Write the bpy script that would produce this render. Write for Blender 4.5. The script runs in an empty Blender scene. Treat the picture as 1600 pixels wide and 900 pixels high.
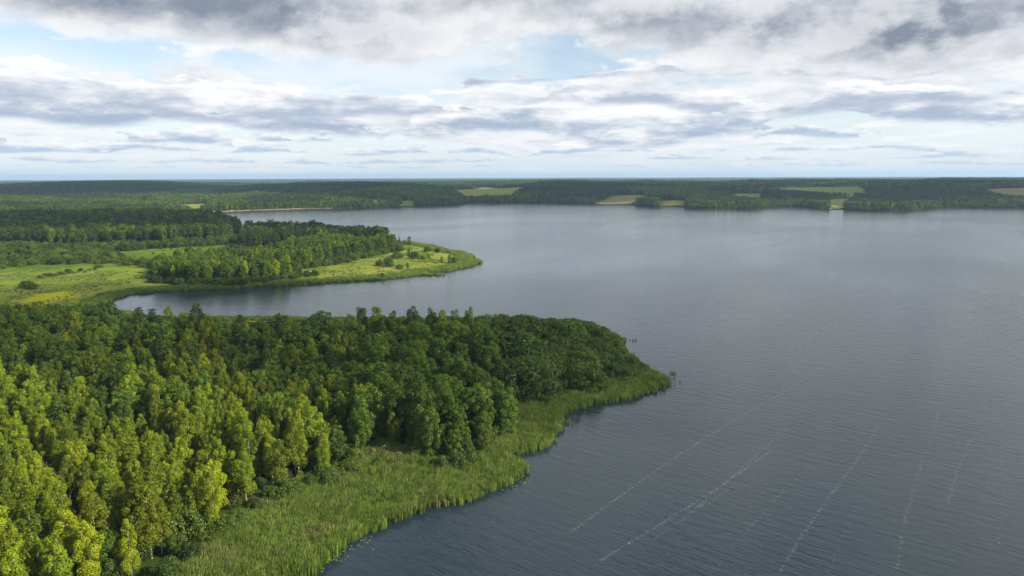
import bpy, math, random
import numpy as np
from mathutils import Matrix, Vector

random.seed(3)
rng = np.random.default_rng(11)
SC = bpy.context.scene
COL = SC.collection
R = math.radians

# ------------------------------------------------------------------ camera
EYE = 80.0                       # height of the drone above the lake, metres
F = 1067.0                       # focal length in pixels of a 1600 wide picture (24 mm lens)
PITCH = math.atan((450 - 275.0) / F)
CAMM = Matrix.Translation((0, 0, EYE)) @ Matrix.Rotation(math.pi / 2 - PITCH, 4, 'X') @ Matrix.Rotation(R(-0.2), 4, 'Z')
camd = bpy.data.cameras.new('camera')
camd.sensor_width = 36.0
camd.lens = 36.0 * F / 1600.0
camd.clip_start = 1.0
camd.clip_end = 250000.0
cam = bpy.data.objects.new('camera', camd)
cam.matrix_world = CAMM
COL.objects.link(cam)
SC.camera = cam

# ------------------------------------------------------------------ light
SUN_AZ = 108.0                   # degrees clockwise from the view direction (+Y): from the right, a little behind
SUN_EL = 31.0
SKY_STRENGTH = 0.07
SUN_STRENGTH = 5.0
EXPOSURE = 1.2
sd_ = bpy.data.lights.new('sun', 'SUN')
sd_.energy = SUN_STRENGTH
sd_.angle = R(0.53)
sd_.color = (1.0, 0.92, 0.76)
sun = bpy.data.objects.new('sun', sd_)
SUNV = Vector((math.sin(R(SUN_AZ)) * math.cos(R(SUN_EL)), math.cos(R(SUN_AZ)) * math.cos(R(SUN_EL)), math.sin(R(SUN_EL))))
sun.rotation_euler = SUNV.to_track_quat('Z', 'Y').to_euler()
sun.location = SUNV * 500
COL.objects.link(sun)
SC.view_settings.view_transform = 'Standard'
SC.view_settings.look = 'None'
SC.view_settings.exposure = EXPOSURE
SC.view_settings.gamma = 1.0
SC.view_settings.use_curve_mapping = False
SC.render.engine = 'CYCLES'
SC.cycles.use_denoising = True
SC.cycles.max_bounces = 4
SC.cycles.diffuse_bounces = 1
SC.cycles.glossy_bounces = 2
SC.cycles.transmission_bounces = 3
SC.cycles.volume_bounces = 0
SC.cycles.transparent_max_bounces = 4


class NT:
    """small helper around a node tree"""
    def __init__(self, tree):
        self.t = tree; self.n = tree.nodes; self.l = tree.links
    def new(self, typ, **kw):
        nd = self.n.new(typ)
        for k, v in kw.items():
            setattr(nd, k, v)
        return nd
    def put(self, sock, val):
        if val is None:
            return
        if hasattr(val, 'is_output'):
            self.l.new(val, sock)
        else:
            sock.default_value = val
    def m(self, op, a=None, b=None, c=None, clamp=False):
        nd = self.new('ShaderNodeMath', operation=op, use_clamp=clamp)
        for s, v in zip(nd.inputs, (a, b, c)):
            self.put(s, v)
        return nd.outputs[0]
    def ramp01(self, x, lo, hi):
        nd = self.new('ShaderNodeMapRange', interpolation_type='SMOOTHSTEP')
        self.put(nd.inputs['Value'], x); nd.inputs['From Min'].default_value = lo; nd.inputs['From Max'].default_value = hi
        return nd.outputs[0]
    def mix(self, f, a, b, mode='MIX'):
        nd = self.new('ShaderNodeMix', data_type='RGBA', blend_type=mode)
        self.put(nd.inputs[0], f); self.put(nd.inputs[6], a); self.put(nd.inputs[7], b)
        return nd.outputs[2]
    def noise(self, vec, scale, detail=4, rough=0.5, dist=0.0, lac=2.0):
        nd = self.new('ShaderNodeTexNoise')
        self.put(nd.inputs['Vector'], vec)
        nd.inputs['Scale'].default_value = scale; nd.inputs['Detail'].default_value = detail
        nd.inputs['Roughness'].default_value = rough; nd.inputs['Distortion'].default_value = dist
        nd.inputs['Lacunarity'].default_value = lac
        return nd.outputs[0]
    def xyz(self, x, y, z):
        nd = self.new('ShaderNodeCombineXYZ')
        for s, v in zip(nd.inputs, (x, y, z)):
            self.put(s, v)
        return nd.outputs[0]


def c4(r, g, b):
    return (r, g, b, 1.0)


# ------------------------------------------------------------------ sky: clear sky behind layers of broken cloud
world = bpy.data.worlds.new('World')
SC.world = world
world.use_nodes = True
world.cycles.sampling_method = 'MANUAL'
world.cycles.sample_map_resolution = 512
N = NT(world.node_tree)
N.n.clear()
out = N.new('ShaderNodeOutputWorld')
sky = N.new('ShaderNodeTexSky', sky_type='NISHITA')
sky.sun_disc = False
sky.sun_elevation = R(SUN_EL)
sky.sun_rotation = R(SUN_AZ)
sky.altitude = 200
sky.air_density = 1.0
sky.dust_density = 0.6
sky.ozone_density = 1.0
tc = N.new('ShaderNodeTexCoord')
sep = N.new('ShaderNodeSeparateXYZ')
N.l.new(tc.outputs['Generated'], sep.inputs[0])
dx, dy, dz = sep.outputs
dzc = N.m('MAXIMUM', dz, 0.0)
hl = N.m('SQRT', N.m('MAXIMUM', N.m('ADD', N.m('MULTIPLY', dx, dx), N.m('MULTIPLY', dy, dy)), 1e-6))
ux, uy = N.m('DIVIDE', dx, hl), N.m('DIVIDE', dy, hl)
azn = N.m('ARCTAN2', dx, dy)                       # compass direction, 0 = straight ahead
LOGK = 0.05
vv = N.m('MULTIPLY', N.m('LOGARITHM', N.m('ADD', 1.0, N.m('DIVIDE', dzc, LOGK)), math.e), 0.22)


def compass(px, py):
    d = CAMM.to_3x3() @ Vector(((px - 800) / F, -(py - 450) / F, -1.0))
    d.normalize()
    return math.atan2(d[0], d[1]), d[2]


def blobs(lst):
    """banks (+) and gaps (-) of cloud: where, half width, half height, amount, lean"""
    tot = None
    for (px, py, wx, wy, amp, lean) in lst:
        a0, e0 = compass(px, py)
        a_ = N.m('SUBTRACT', azn, a0); e_ = N.m('SUBTRACT', dzc, e0)
        e_ = N.m('SUBTRACT', e_, N.m('MULTIPLY', a_, lean))
        qa = N.m('DIVIDE', a_, wx / F); qe = N.m('DIVIDE', e_, wy / F)
        v = N.m('MULTIPLY', N.m('EXPONENT', N.m('MULTIPLY', N.m('ADD', N.m('MULTIPLY', qa, qa), N.m('MULTIPLY', qe, qe)), -1.0)), amp)
        tot = v if tot is None else N.m('ADD', tot, v)
    return tot


def deck(freq, seed, asp, th, bias, shade_lo, shade_hi, soft=0.05, puff=0.30, tr=0.24):
    """one deck of broken cloud; returns cover and colour"""
    def dens(dv, detail):
        V = N.m('ADD', vv, dv) if dv else vv
        big = N.noise(N.xyz(N.m('MULTIPLY', ux, freq), N.m('MULTIPLY', uy, freq), N.m('MULTIPLY', V, freq * asp)), 1.0, 3, 0.5)
        big = N.m('ADD', big, 0.0)
        vec = N.xyz(N.m('ADD', N.m('MULTIPLY', ux, freq * 3.6), seed), N.m('MULTIPLY', uy, freq * 3.6), N.m('MULTIPLY', V, freq * 3.6 * asp * 0.55))
        sm = N.noise(vec, 1.0, detail, 0.60)
        n_ = N.m('ADD', N.m('MULTIPLY', big, 1 - puff), N.m('MULTIPLY', sm, puff))
        return N.m('ADD', n_, bias) if bias is not None else n_
    n0 = dens(0.0, 6)
    n1 = dens(0.33 / (freq * asp), 5)               # what stands above
    cover = N.ramp01(n0, th, th + soft)
    thick = N.ramp01(n0, th + 0.01, th + tr)
    under = N.ramp01(N.m('SUBTRACT', n1, n0), -0.085, 0.075)      # 1 = more cloud above: an underside
    depth = N.m('ADD', N.m('MULTIPLY', thick, 0.45), N.m('MULTIPLY', N.m('MULTIPLY', under, N.m('ADD', 0.30, N.m('MULTIPLY', thick, 0.70))), 0.85), clamp=True)
    return cover, N.mix(depth, c4(*shade_hi), c4(*shade_lo))


ramp_hi = N.m('MULTIPLY', N.ramp01(dzc, 0.10, 0.21), 0.16)
ramp_mid = N.m('MULTIPLY', N.ramp01(dzc, 0.20, 0.10), 0.0)
near_b = N.m('ADD', N.m('SUBTRACT', ramp_hi, 0.13), blobs([
    (560, 0, 620, 62, 0.13, 0.0), (60, 5, 330, 44, 0.13, -0.06), (330, 20, 260, 40, 0.09, 0.0), (820, 18, 130, 40, 0.03, 0.0), (1480, 55, 330, 48, 0.19, -0.02), (1120, 40, 260, 38, 0.07, 0.10), (1010, 10, 120, 26, 0.03, 0.0),
    (600, 72, 180, 22, 0.06, -0.08), (800, 60, 110, 26, -0.06, 0.0), (180, 75, 260, 34, -0.06, -0.10)]))
mid_b = N.m('SUBTRACT', blobs([
    (230, 150, 420, 42, 0.10, -0.04), (560, 180, 260, 32, 0.05, 0.0), (1010, 150, 270, 36, 0.10, -0.03), (1330, 130, 280, 36, 0.10, 0.02), (690, 150, 120, 30, -0.05, 0.1), (450, 92, 330, 20, -0.06, -0.03),
    (150, 105, 200, 30, 0.05, -0.1), (820, 70, 160, 40, -0.06, 0.0)]), 0.055)


def row(k, base_y, top, freq, cover, lo, hi, place=None, wob=0.10):
    """a far row of heaped cloud seen from the side: flat grey base, heaped bright top"""
    e0 = compass(800, base_y)[1]
    tall = top / F
    V = N.m('MULTIPLY', dzc, 1.0)
    vec = N.xyz(N.m('ADD', N.m('MULTIPLY', ux, freq * 0.62), k * 3.7), N.m('MULTIPLY', uy, freq * 0.62), N.m('MULTIPLY', dzc, freq * 2.2))
    n1 = N.noise(vec, 1.0, 6, 0.60)
    if place is not None:
        n1 = N.m('ADD', n1, place)
    hh = N.m('MULTIPLY', N.ramp01(n1, cover, cover + 0.24), tall)
    n2 = N.noise(N.xyz(N.m('MULTIPLY', ux, freq * 2.1), N.m('MULTIPLY', uy, freq * 2.1), N.m('ADD', N.m('MULTIPLY', dzc, freq * 8.0), k * 1.9)), 1.0, 4, 0.62)
    up = N.m('SUBTRACT', dzc, N.m('ADD', e0, N.m('MULTIPLY', N.m('SUBTRACT', n2, 0.5), tall * wob * 2)))
    up = N.m('SUBTRACT', up, N.m('MULTIPLY', N.m('SUBTRACT', N.noise(N.xyz(N.m('MULTIPLY', ux, freq * 0.5), N.m('MULTIPLY', uy, freq * 0.5), k * 5.3), 1.0, 2, 0.5), 0.5), tall * 1.3))
    room = N.m('SUBTRACT', hh, up)                                  # how far below the top of the heap
    a = N.m('MULTIPLY', N.ramp01(room, 0.0, tall * 0.16), N.ramp01(up, -tall * 0.10, tall * 0.10))
    rel = N.m('ADD', N.m('DIVIDE', up, tall * 0.85), N.m('MULTIPLY', N.m('SUBTRACT', n2, 0.5), 2.4))
    rel = N.m('SUBTRACT', rel, N.m('MULTIPLY', N.ramp01(room, tall * 0.10, tall * 0.9), 0.25))
    c = N.mix(N.ramp01(rel, -0.25, 0.75), c4(*lo), c4(*hi))
    return N.m('MULTIPLY', a, 0.93), c


LO = c4(0.345, 0.385, 0.415)
d2 = deck(4.6, 2.3, 4.2, 0.46, mid_b, (0.165, 0.205, 0.270), (0.445, 0.447, 0.45), 0.085, 0.46, 0.38)
d1 = deck(2.7, 5.1, 3.4, 0.46, near_b, (0.112, 0.132, 0.168), (0.435, 0.438, 0.445), 0.12, 0.46, 0.40)
veil = N.ramp01(N.noise(N.xyz(N.m('MULTIPLY', ux, 3.0), N.m('MULTIPLY', uy, 3.0), N.m('MULTIPLY', vv, 9.0)), 1.0, 4, 0.6), 0.38, 0.62)
skyc = N.mix(1.0, sky.outputs[0], c4(SKY_STRENGTH, SKY_STRENGTH, SKY_STRENGTH), 'MULTIPLY')
skyc = N.mix(N.m('MULTIPLY', N.m('EXPONENT', N.m('MULTIPLY', dzc, -8.0)), 0.95), skyc, c4(0.355, 0.392, 0.43))
full = N.mix(N.m('MULTIPLY', veil, 0.70), skyc, c4(0.41, 0.43, 0.448))
full = N.mix(d2[0], full, d2[1])
p4 = blobs([(1030, 185, 330, 60, 0.16, 0.0), (300, 185, 400, 60, 0.12, 0.0), (720, 185, 90, 60, -0.08, 0.0), (1480, 185, 200, 60, 0.03, 0.0)])
p5 = blobs([(200, 150, 300, 60, 0.13, 0.0), (600, 170, 150, 40, 0.05, 0.0), (1250, 150, 260, 60, 0.10, 0.0), (800, 150, 120, 60, -0.06, 0.0)])
p6 = blobs([(735, 110, 80, 40, 0.08, 0.0), (1500, 120, 200, 60, 0.12, 0.0), (80, 100, 160, 60, 0.06, 0.0), (430, 100, 200, 60, -0.08, 0.0)])
HI = (0.455, 0.455, 0.457)
for args in [(1, 262, 10, 30, 0.44, (0.215, 0.27, 0.34), (0.41, 0.42, 0.42)), (2, 253, 14, 22, 0.44, (0.20, 0.26, 0.34), (0.415, 0.42, 0.42)), (3, 240, 22, 15, 0.43, (0.185, 0.245, 0.33), HI)]:
    r_ = row(*args)
    full = N.mix(r_[0], full, r_[1])
# air in front of the lowest, most distant clouds
full = N.mix(N.m('MULTIPLY', N.m('EXPONENT', N.m('MULTIPLY', dzc, -44.0)), 0.86), full, LO)
for args in [(4, 224, 34, 13, 0.46, (0.19, 0.243, 0.322), HI), (5, 203, 70, 7.5, 0.47, (0.172, 0.214, 0.282), HI, p4), (6, 178, 74, 6.5, 0.49, (0.20, 0.235, 0.295), HI, p5), (7, 128, 50, 6.0, 0.53, (0.18, 0.205, 0.26), HI, p6)]:
    r_ = row(*args)
    full = N.mix(r_[0], full, r_[1])
full = N.mix(d1[0], full, d1[1])
bg = N.new('ShaderNodeBackground')
N.l.new(full, bg.inputs[0]); bg.inputs[1].default_value = 1.0
N.l.new(bg.outputs[0], out.inputs[0])


# ------------------------------------------------------------------ helpers: projection, noise, distance to shore
CM = np.array(CAMM)
CI = np.array(CAMM.inverted())


def G(px, py, z=0.0):
    """point of the plane z seen at a pixel of the 1600x900 picture"""
    d = CM[:3, :3] @ np.array([(px - 800) / F, -(py - 450) / F, -1.0])
    t = (z - EYE) / d[2]
    return np.array([d[0] * t, d[1] * t])


def GP(pts):
    return np.array([G(*p) for p in pts])


def proj(P):
    P = np.atleast_2d(P)
    q = P @ CI[:3, :3].T + CI[:3, 3]
    return 800 + F * q[:, 0] / -q[:, 2], 450 - F * q[:, 1] / -q[:, 2], -q[:, 2]


_tab = rng.random((256, 256))


def vnoise(x, y, seed=0):
    x = np.asarray(x, float) + seed * 17.13; y = np.asarray(y, float) + seed * 31.7
    xi = np.floor(x).astype(int); yi = np.floor(y).astype(int)
    fx = x - xi; fy = y - yi
    fx = fx * fx * (3 - 2 * fx); fy = fy * fy * (3 - 2 * fy)
    g = lambda a, b: _tab[a & 255, b & 255]
    return (g(xi, yi) * (1 - fx) + g(xi + 1, yi) * fx) * (1 - fy) + (g(xi, yi + 1) * (1 - fx) + g(xi + 1, yi + 1) * fx) * fy


def fbm(x, y, seed=0, oct=4):
    s = 0; a = 0.5
    for k in range(oct):
        s = s + a * vnoise(x, y, seed + k * 5); x = np.asarray(x) * 2.03; y = np.asarray(y) * 2.03; a *= 0.5
    return s / (1 - 0.5 ** oct)


def sstep(a, b, x):
    t = np.clip((x - a) / (b - a), 0, 1)
    return t * t * (3 - 2 * t)


def inside(poly, X, Y):
    r = np.zeros(X.shape, bool)
    n = len(poly)
    for i in range(n):
        x1, y1 = poly[i]; x2, y2 = poly[(i + 1) % n]
        if y1 == y2:
            continue
        c = ((y1 > Y) != (y2 > Y)) & (X < (x2 - x1) * (Y - y1) / (y2 - y1) + x1)
        r ^= c
    return r


# shoreline of the lake traced on the water plane, then carried on outside the picture
shore_px = [(480, 902), (500, 880), (530, 856), (580, 826), (640, 803), (700, 786), (760, 771), (803, 753), (820, 738), (802, 723), (788, 717),
            (830, 706), (860, 691), (874, 671), (870, 652), (890, 641), (930, 630), (980, 622), (1018, 612), (1040, 598), (1028, 586), (1004, 576), (990, 566),
            (974, 548), (958, 540), (972, 533), (948, 521), (918, 509), (880, 504), (800, 503), (700, 503), (600, 502), (520, 500), (440, 498), (350, 499), (260, 494), (205, 491),
            (170, 484), (156, 477), (170, 469), (200, 460), (250, 455), (320, 453), (400, 448), (450, 446), (520, 441), (580, 438), (640, 432), (668, 428), (660, 426), (700, 424), (726, 418),
            (748, 411), (746, 408), (734, 405), (738, 401), (722, 395), (690, 389), (668, 383), (640, 379), (600, 371), (520, 367), (440, 364), (390, 362), (360, 350), (335, 340), (306, 335), (312, 332),
            (350, 331), (400, 329), (480, 326.5), (560, 325), (640, 322.5), (715, 320), (734, 318.6), (720, 317.6), (700, 317), (760, 316.8), (850, 317.6), (900, 318.5), (950, 320), (1000, 322), (1060, 325),
            (1120, 326.5), (1190, 326.5), (1204, 324.5), (1250, 323.5), (1280, 326.8), (1350, 329.5), (1425, 329.8), (1444, 327), (1480, 325), (1600, 325), (1750, 325.5), (2000, 327), (2400, 329)]
shore_w = [G(*p) for p in shore_px] + [np.array(p, float) for p in [(3300, 1000), (3200, -800), (1800, -1500), (300, -1100), (-180, -420), (-150, -120), (-112, 0), (-95, 55), (-70, 105)]]


def roughen(poly, levels, amp):
    P = [np.array(p) for p in poly]
    for _ in range(levels):
        Q = []
        for i in range(len(P)):
            a, b = P[i], P[(i + 1) % len(P)]
            d = b - a; L = np.hypot(*d)
            Q.append(a)
            if L > 5:
                nrm = np.array([-d[1], d[0]]) / L
                Q.append((a + b) / 2 + nrm * rng.normal(0, amp) * min(L, 60))
        P = Q
    return np.array(P)


LAKE = roughen(shore_w, 2, 0.045)
_A = LAKE; _B = np.roll(LAKE, -1, 0); _D = _B - _A; _L2 = (_D ** 2).sum(1) + 1e-9


def shore(X, Y):
    """signed distance to the shoreline in metres, positive on land"""
    X = np.asarray(X, float); Y = np.asarray(Y, float)
    sh = X.shape
    x = X.ravel().astype(np.float32); y = Y.ravel().astype(np.float32)
    res = np.empty(x.shape, np.float32)
    A = _A.astype(np.float32); D = _D.astype(np.float32); L2 = _L2.astype(np.float32)
    for s in range(0, len(x), 20000):
        xx = x[s:s + 20000, None]; yy = y[s:s + 20000, None]
        t = np.clip(((xx - A[:, 0]) * D[:, 0] + (yy - A[:, 1]) * D[:, 1]) / L2, 0, 1)
        d2 = (xx - A[:, 0] - t * D[:, 0]) ** 2 + (yy - A[:, 1] - t * D[:, 1]) ** 2
        res[s:s + 20000] = np.sqrt(d2.min(1))
    ins = inside(LAKE, x, y)
    return np.where(ins, -res, res).reshape(sh)


# hills: seen-at pixel on the plain, spread in metres, height
HILLS = []
for (px, py, sx, sy, h) in [(1080, 304, 420, 420, 46), (930, 307, 200, 260, 24), (860, 304, 260, 420, 38), (1500, 308, 420, 380, 36), (1390, 301, 500, 500, 26), (760, 297, 700, 800, 22),
                            (1290, 300, 460, 600, 40), (250, 302, 420, 460, 46), (60, 305, 420, 420, 42), (480, 306, 380, 420, 42), (620, 305, 260, 340, 30), (1600, 297, 700, 800, 40), (1190, 314, 240, 160, 14)]:
    g = G(px, py)
    HILLS.append((g[0], g[1], sx, sy, h))


def height(X, Y, S=None):
    X = np.asarray(X, float); Y = np.asarray(Y, float)
    if S is None:
        S = shore(X, Y)
    hill = 0
    for (cx, cy, sx, sy, h) in HILLS:
        hill = hill + h * np.exp(-((X - cx) / sx) ** 2 - ((Y - cy) / sy) ** 2)
    rr = np.hypot(X, Y)
    hill = hill + sstep(2000, 9000, rr) * 30 * fbm(X / 2600, Y / 2600, 2, 4) + sstep(900, 2200, rr) * 105 * sstep(6500, 4500, rr) * np.clip(fbm(X / 560, Y / 700, 4, 2) - 0.42, 0, 1)
    hill = 53.0 * (1 - np.exp(-hill / 53.0))
    land = 0.12 + 1.3 * sstep(0, 40, S) + 1.0 * fbm(X / 60, Y / 60, 1, 3) * sstep(5, 60, S) + hill * sstep(10, 320, S)
    bed = -0.15 - 2.5 * sstep(0, 14, -S)
    return np.where(S > 0, land, bed)


# ------------------------------------------------------------------ helpers: meshes and tags
def tag(o, label=None, cat=None, group=None, kind=None):
    for k, v in (('label', label), ('category', cat), ('group', group), ('kind', kind)):
        if v:
            o[k] = v
    return o


def link(name, data, parent=None, loc=None):
    o = bpy.data.objects.new(name, data)
    COL.objects.link(o)
    if parent:
        o.parent = parent
    if loc is not None:
        o.location = loc
    return o


def mesh(name, V, FQ, mat=None, attrs=None, smooth=False, mat_idx=None):
    """V (n,3); FQ (m,k) all faces with k corners"""
    V = np.asarray(V, np.float32); FQ = np.asarray(FQ, np.int32)
    me = bpy.data.meshes.new(name)
    me.vertices.add(len(V)); me.vertices.foreach_set('co', V.ravel())
    k = FQ.shape[1]
    me.loops.add(FQ.size); me.loops.foreach_set('vertex_index', FQ.ravel())
    me.polygons.add(len(FQ))
    me.polygons.foreach_set('loop_start', np.arange(0, FQ.size, k, dtype=np.int32))
    me.polygons.foreach_set('loop_total', np.full(len(FQ), k, np.int32))
    if mat_idx is not None:
        me.polygons.foreach_set('material_index', np.asarray(mat_idx, np.int32))
    me.polygons.foreach_set('use_smooth', np.full(len(FQ), smooth, bool))
    for nm, dom, arr in (attrs or []):
        a = me.attributes.new(nm, 'FLOAT', dom)
        a.data.foreach_set('value', np.asarray(arr, np.float32))
    me.update(calc_edges=True)
    me.validate()
    for m_ in (mat if isinstance(mat, (list, tuple)) else [mat] if mat else []):
        me.materials.append(m_)
    return me


# ------------------------------------------------------------------ materials
def material(name):
    m = bpy.data.materials.new(name)
    m.use_nodes = True
    nt = NT(m.node_tree)
    nt.n.clear()
    o = nt.new('ShaderNodeOutputMaterial')
    return m, nt, o


def leaf_material(name, dark, light, warm, gloss=0.012, transl=0.35, instance_var=0.5):
    m, n, o = material(name)
    at = n.new('ShaderNodeAttribute', attribute_name='tint')
    oi = n.new('ShaderNodeObjectInfo')
    rnd = oi.outputs['Random']
    c = n.mix(at.outputs['Fac'], c4(*dark), c4(*light))
    c = n.mix(n.m('MULTIPLY', n.ramp01(rnd, 0.35, 1.0), instance_var), c, c4(*warm))
    val = n.m('ADD', 0.58, n.m('MULTIPLY', n.m('FRACT', n.m('MULTIPLY', rnd, 7.31)), 0.7))
    hv = n.new('ShaderNodeHueSaturation')
    n.put(hv.inputs['Value'], val); n.put(hv.inputs['Color'], c)
    d = n.new('ShaderNodeBsdfDiffuse'); n.l.new(hv.outputs[0], d.inputs[0])
    t = n.new('ShaderNodeBsdfTranslucent'); n.l.new(hv.outputs[0], t.inputs[0])
    mx = n.new('ShaderNodeMixShader'); mx.inputs[0].default_value = transl
    n.l.new(d.outputs[0], mx.inputs[1]); n.l.new(t.outputs[0], mx.inputs[2])
    g = n.new('ShaderNodeBsdfGlossy'); g.inputs['Roughness'].default_value = 0.45; g.inputs[0].default_value = c4(1, 1, 0.9)
    m2 = n.new('ShaderNodeMixShader'); m2.inputs[0].default_value = gloss
    n.l.new(mx.outputs[0], m2.inputs[1]); n.l.new(g.outputs[0], m2.inputs[2])
    n.l.new(m2.outputs[0], o.inputs[0])
    return m


def bark_material(name, a, b, scale):
    m, n, o = material(name)
    tcx = n.new('ShaderNodeTexCoord')
    f = n.noise(tcx.outputs['Object'], scale, 5, 0.6)
    c = n.mix(n.ramp01(f, 0.35, 0.65), c4(*a), c4(*b))
    p = n.new('ShaderNodeBsdfPrincipled'); n.l.new(c, p.inputs['Base Color']); p.inputs['Roughness'].default_value = 0.9
    n.l.new(p.outputs[0], o.inputs[0])
    return m


def ground_material(name, cols, scales, bumpd=0.0):
    """three colours mixed by two noises in metres"""
    m, n, o = material(name)
    g = n.new('ShaderNodeNewGeometry')
    f1 = n.ramp01(n.noise(g.outputs['Position'], scales[0], 5, 0.55, 0.4), 0.35, 0.65)
    f2 = n.ramp01(n.noise(g.outputs['Position'], scales[1], 4, 0.6, 0.2), 0.4, 0.7)
    f3 = n.noise(g.outputs['Position'], scales[1] * 6, 3, 0.6)
    c = n.mix(f1, c4(*cols[0]), c4(*cols[1]))
    c = n.mix(n.m('MULTIPLY', f2, 0.7), c, c4(*cols[2]))
    hv = n.new('ShaderNodeHueSaturation'); n.put(hv.inputs['Color'], c)
    n.put(hv.inputs['Value'], n.m('ADD', 0.65, n.m('MULTIPLY', f3, 0.7)))
    p = n.new('ShaderNodeBsdfPrincipled'); n.l.new(hv.outputs[0], p.inputs['Base Color'])
    p.inputs['Roughness'].default_value = 1.0; p.inputs['Specular IOR Level'].default_value = 0.0
    if bumpd:
        b = n.new('ShaderNodeBump'); b.inputs['Strength'].default_value = 0.8; b.inputs['Distance'].default_value = bumpd
        n.l.new(f3, b.inputs['Height']); n.l.new(b.outputs[0], p.inputs['Normal'])
    n.l.new(p.outputs[0], o.inputs[0])
    return m


M = {}
M['aspen'] = leaf_material('aspen leaves', (0.056, 0.102, 0.004), (0.185, 0.240, 0.008), (0.240, 0.265, 0.009), transl=0.4)
M['alder'] = leaf_material('alder leaves', (0.034, 0.074, 0.006), (0.085, 0.142, 0.011), (0.112, 0.160, 0.012))
M['willow'] = leaf_material('willow leaves', (0.030, 0.062, 0.008), (0.066, 0.108, 0.016), (0.085, 0.118, 0.016))
M['pine'] = leaf_material('pine needles', (0.018, 0.036, 0.010), (0.042, 0.066, 0.014), (0.045, 0.060, 0.013), transl=0.15, instance_var=0.35)
M['scrub'] = leaf_material('scrub leaves', (0.050, 0.085, 0.010), (0.090, 0.130, 0.016), (0.11, 0.135, 0.015))
M['reed'] = leaf_material('reed blades', (0.070, 0.130, 0.015), (0.145, 0.210, 0.036), (0.19, 0.205, 0.055), transl=0.3)
# reeds: some stands keep last year's dry stems
_n = NT(M['reed'].node_tree)
_hv = [q for q in _n.n if q.type == 'HUE_SAT'][0]
_g = _n.new('ShaderNodeNewGeometry')
_f = _n.ramp01(_n.noise(_g.outputs['Position'], 0.11, 4, 0.6), 0.50, 0.72)
_old = _hv.inputs['Color'].links[0].from_socket
_c = _n.mix(_n.m('MULTIPLY', _f, 0.55), _old, c4(0.20, 0.185, 0.075))
_n.l.new(_c, _hv.inputs['Color'])
M['straw'] = leaf_material('dry flowering shrub', (0.14, 0.13, 0.05), (0.24, 0.21, 0.11), (0.20, 0.18, 0.07), transl=0.3)
M['floating'] = leaf_material('floating leaves', (0.08, 0.10, 0.03), (0.13, 0.14, 0.05), (0.13, 0.13, 0.045), transl=0.1)
M['pale_bark'] = bark_material('pale bark', (0.33, 0.30, 0.18), (0.20, 0.18, 0.10), 1.5)
M['dark_bark'] = bark_material('dark bark', (0.13, 0.10, 0.07), (0.07, 0.055, 0.04), 1.5)
M['pine_bark'] = bark_material('pine bark', (0.10, 0.07, 0.045), (0.06, 0.045, 0.03), 1.5)
M['ground'] = ground_material('forest floor', [(0.022, 0.036, 0.010), (0.040, 0.055, 0.014), (0.030, 0.030, 0.012)], (0.012, 0.15))
M['meadow'] = ground_material('meadow', [(0.075, 0.120, 0.014), (0.125, 0.155, 0.024), (0.17, 0.155, 0.048)], (0.014, 0.035), 0.6)
M['marsh'] = ground_material('marsh grass', [(0.060, 0.100, 0.014), (0.095, 0.135, 0.018), (0.05, 0.08, 0.014)], (0.02, 0.08), 0.8)
M['sunlit_meadow'] = ground_material('yellow sunlit meadow', [(0.19, 0.20, 0.010), (0.25, 0.23, 0.012), (0.13, 0.17, 0.018)], (0.03, 0.08), 0.5)  # meadow grass with sunlight put into its bright yellow
M['crop_green'] = ground_material('green crop', [(0.095, 0.145, 0.030), (0.12, 0.165, 0.042), (0.155, 0.17, 0.055)], (0.004, 0.02))
M['crop_yellow'] = ground_material('yellowing crop', [(0.155, 0.165, 0.045), (0.125, 0.16, 0.038), (0.185, 0.17, 0.06)], (0.004, 0.02))
M['crop_tan'] = ground_material('ripe crop', [(0.165, 0.140, 0.067), (0.13, 0.125, 0.052), (0.115, 0.125, 0.036)], (0.004, 0.02))
M['sand'] = ground_material('sand', [(0.34, 0.30, 0.21), (0.28, 0.25, 0.17), (0.25, 0.22, 0.15)], (0.05, 0.4))
m, n, o = material('foam')
p = n.new('ShaderNodeBsdfPrincipled'); p.inputs['Base Color'].default_value = c4(0.30, 0.325, 0.35); p.inputs['Roughness'].default_value = 0.6
n.l.new(p.outputs[0], o.inputs[0]); M['foam'] = m

# water: dark body, wind ripples running across the picture
WIND = R(37.5)
m, n, o = material('lake water')
g = n.new('ShaderNodeNewGeometry')
mp = n.new('ShaderNodeMapping'); mp.vector_type = 'POINT'
mp.inputs['Rotation'].default_value = (0, 0, WIND)
n.l.new(g.outputs['Position'], mp.inputs['Vector'])
s_ = n.new('ShaderNodeSeparateXYZ'); n.l.new(mp.outputs[0], s_.inputs[0])
u, v = s_.outputs[0], s_.outputs[1]          # u along the crests, v along the wind
v1 = n.xyz(n.m('MULTIPLY', u, 0.36), n.m('MULTIPLY', v, 1.35), 0.0)
v2 = n.xyz(n.m('MULTIPLY', u, 0.10), n.m('MULTIPLY', v, 0.48), 4.0)
w1 = n.noise(v1, 1.0, 4, 0.55, 0.35)
w2 = n.noise(v2, 1.0, 2, 0.5, 0.3)
patch = n.ramp01(n.noise(n.xyz(n.m('MULTIPLY', u, 0.006), n.m('MULTIPLY', v, 0.0025), 1.0), 1.0, 4, 0.55, 0.6), 0.3, 0.7)
hgt = n.m('ADD', n.m('MULTIPLY', w1, n.m('ADD', 0.45, n.m('MULTIPLY', patch, 1.0))), n.m('MULTIPLY', w2, 1.5))
b = n.new('ShaderNodeBump'); b.inputs['Strength'].default_value = 1.0; b.inputs['Distance'].default_value = 0.105
n.l.new(hgt, b.inputs['Height'])
p = n.new('ShaderNodeBsdfPrincipled')
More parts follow.
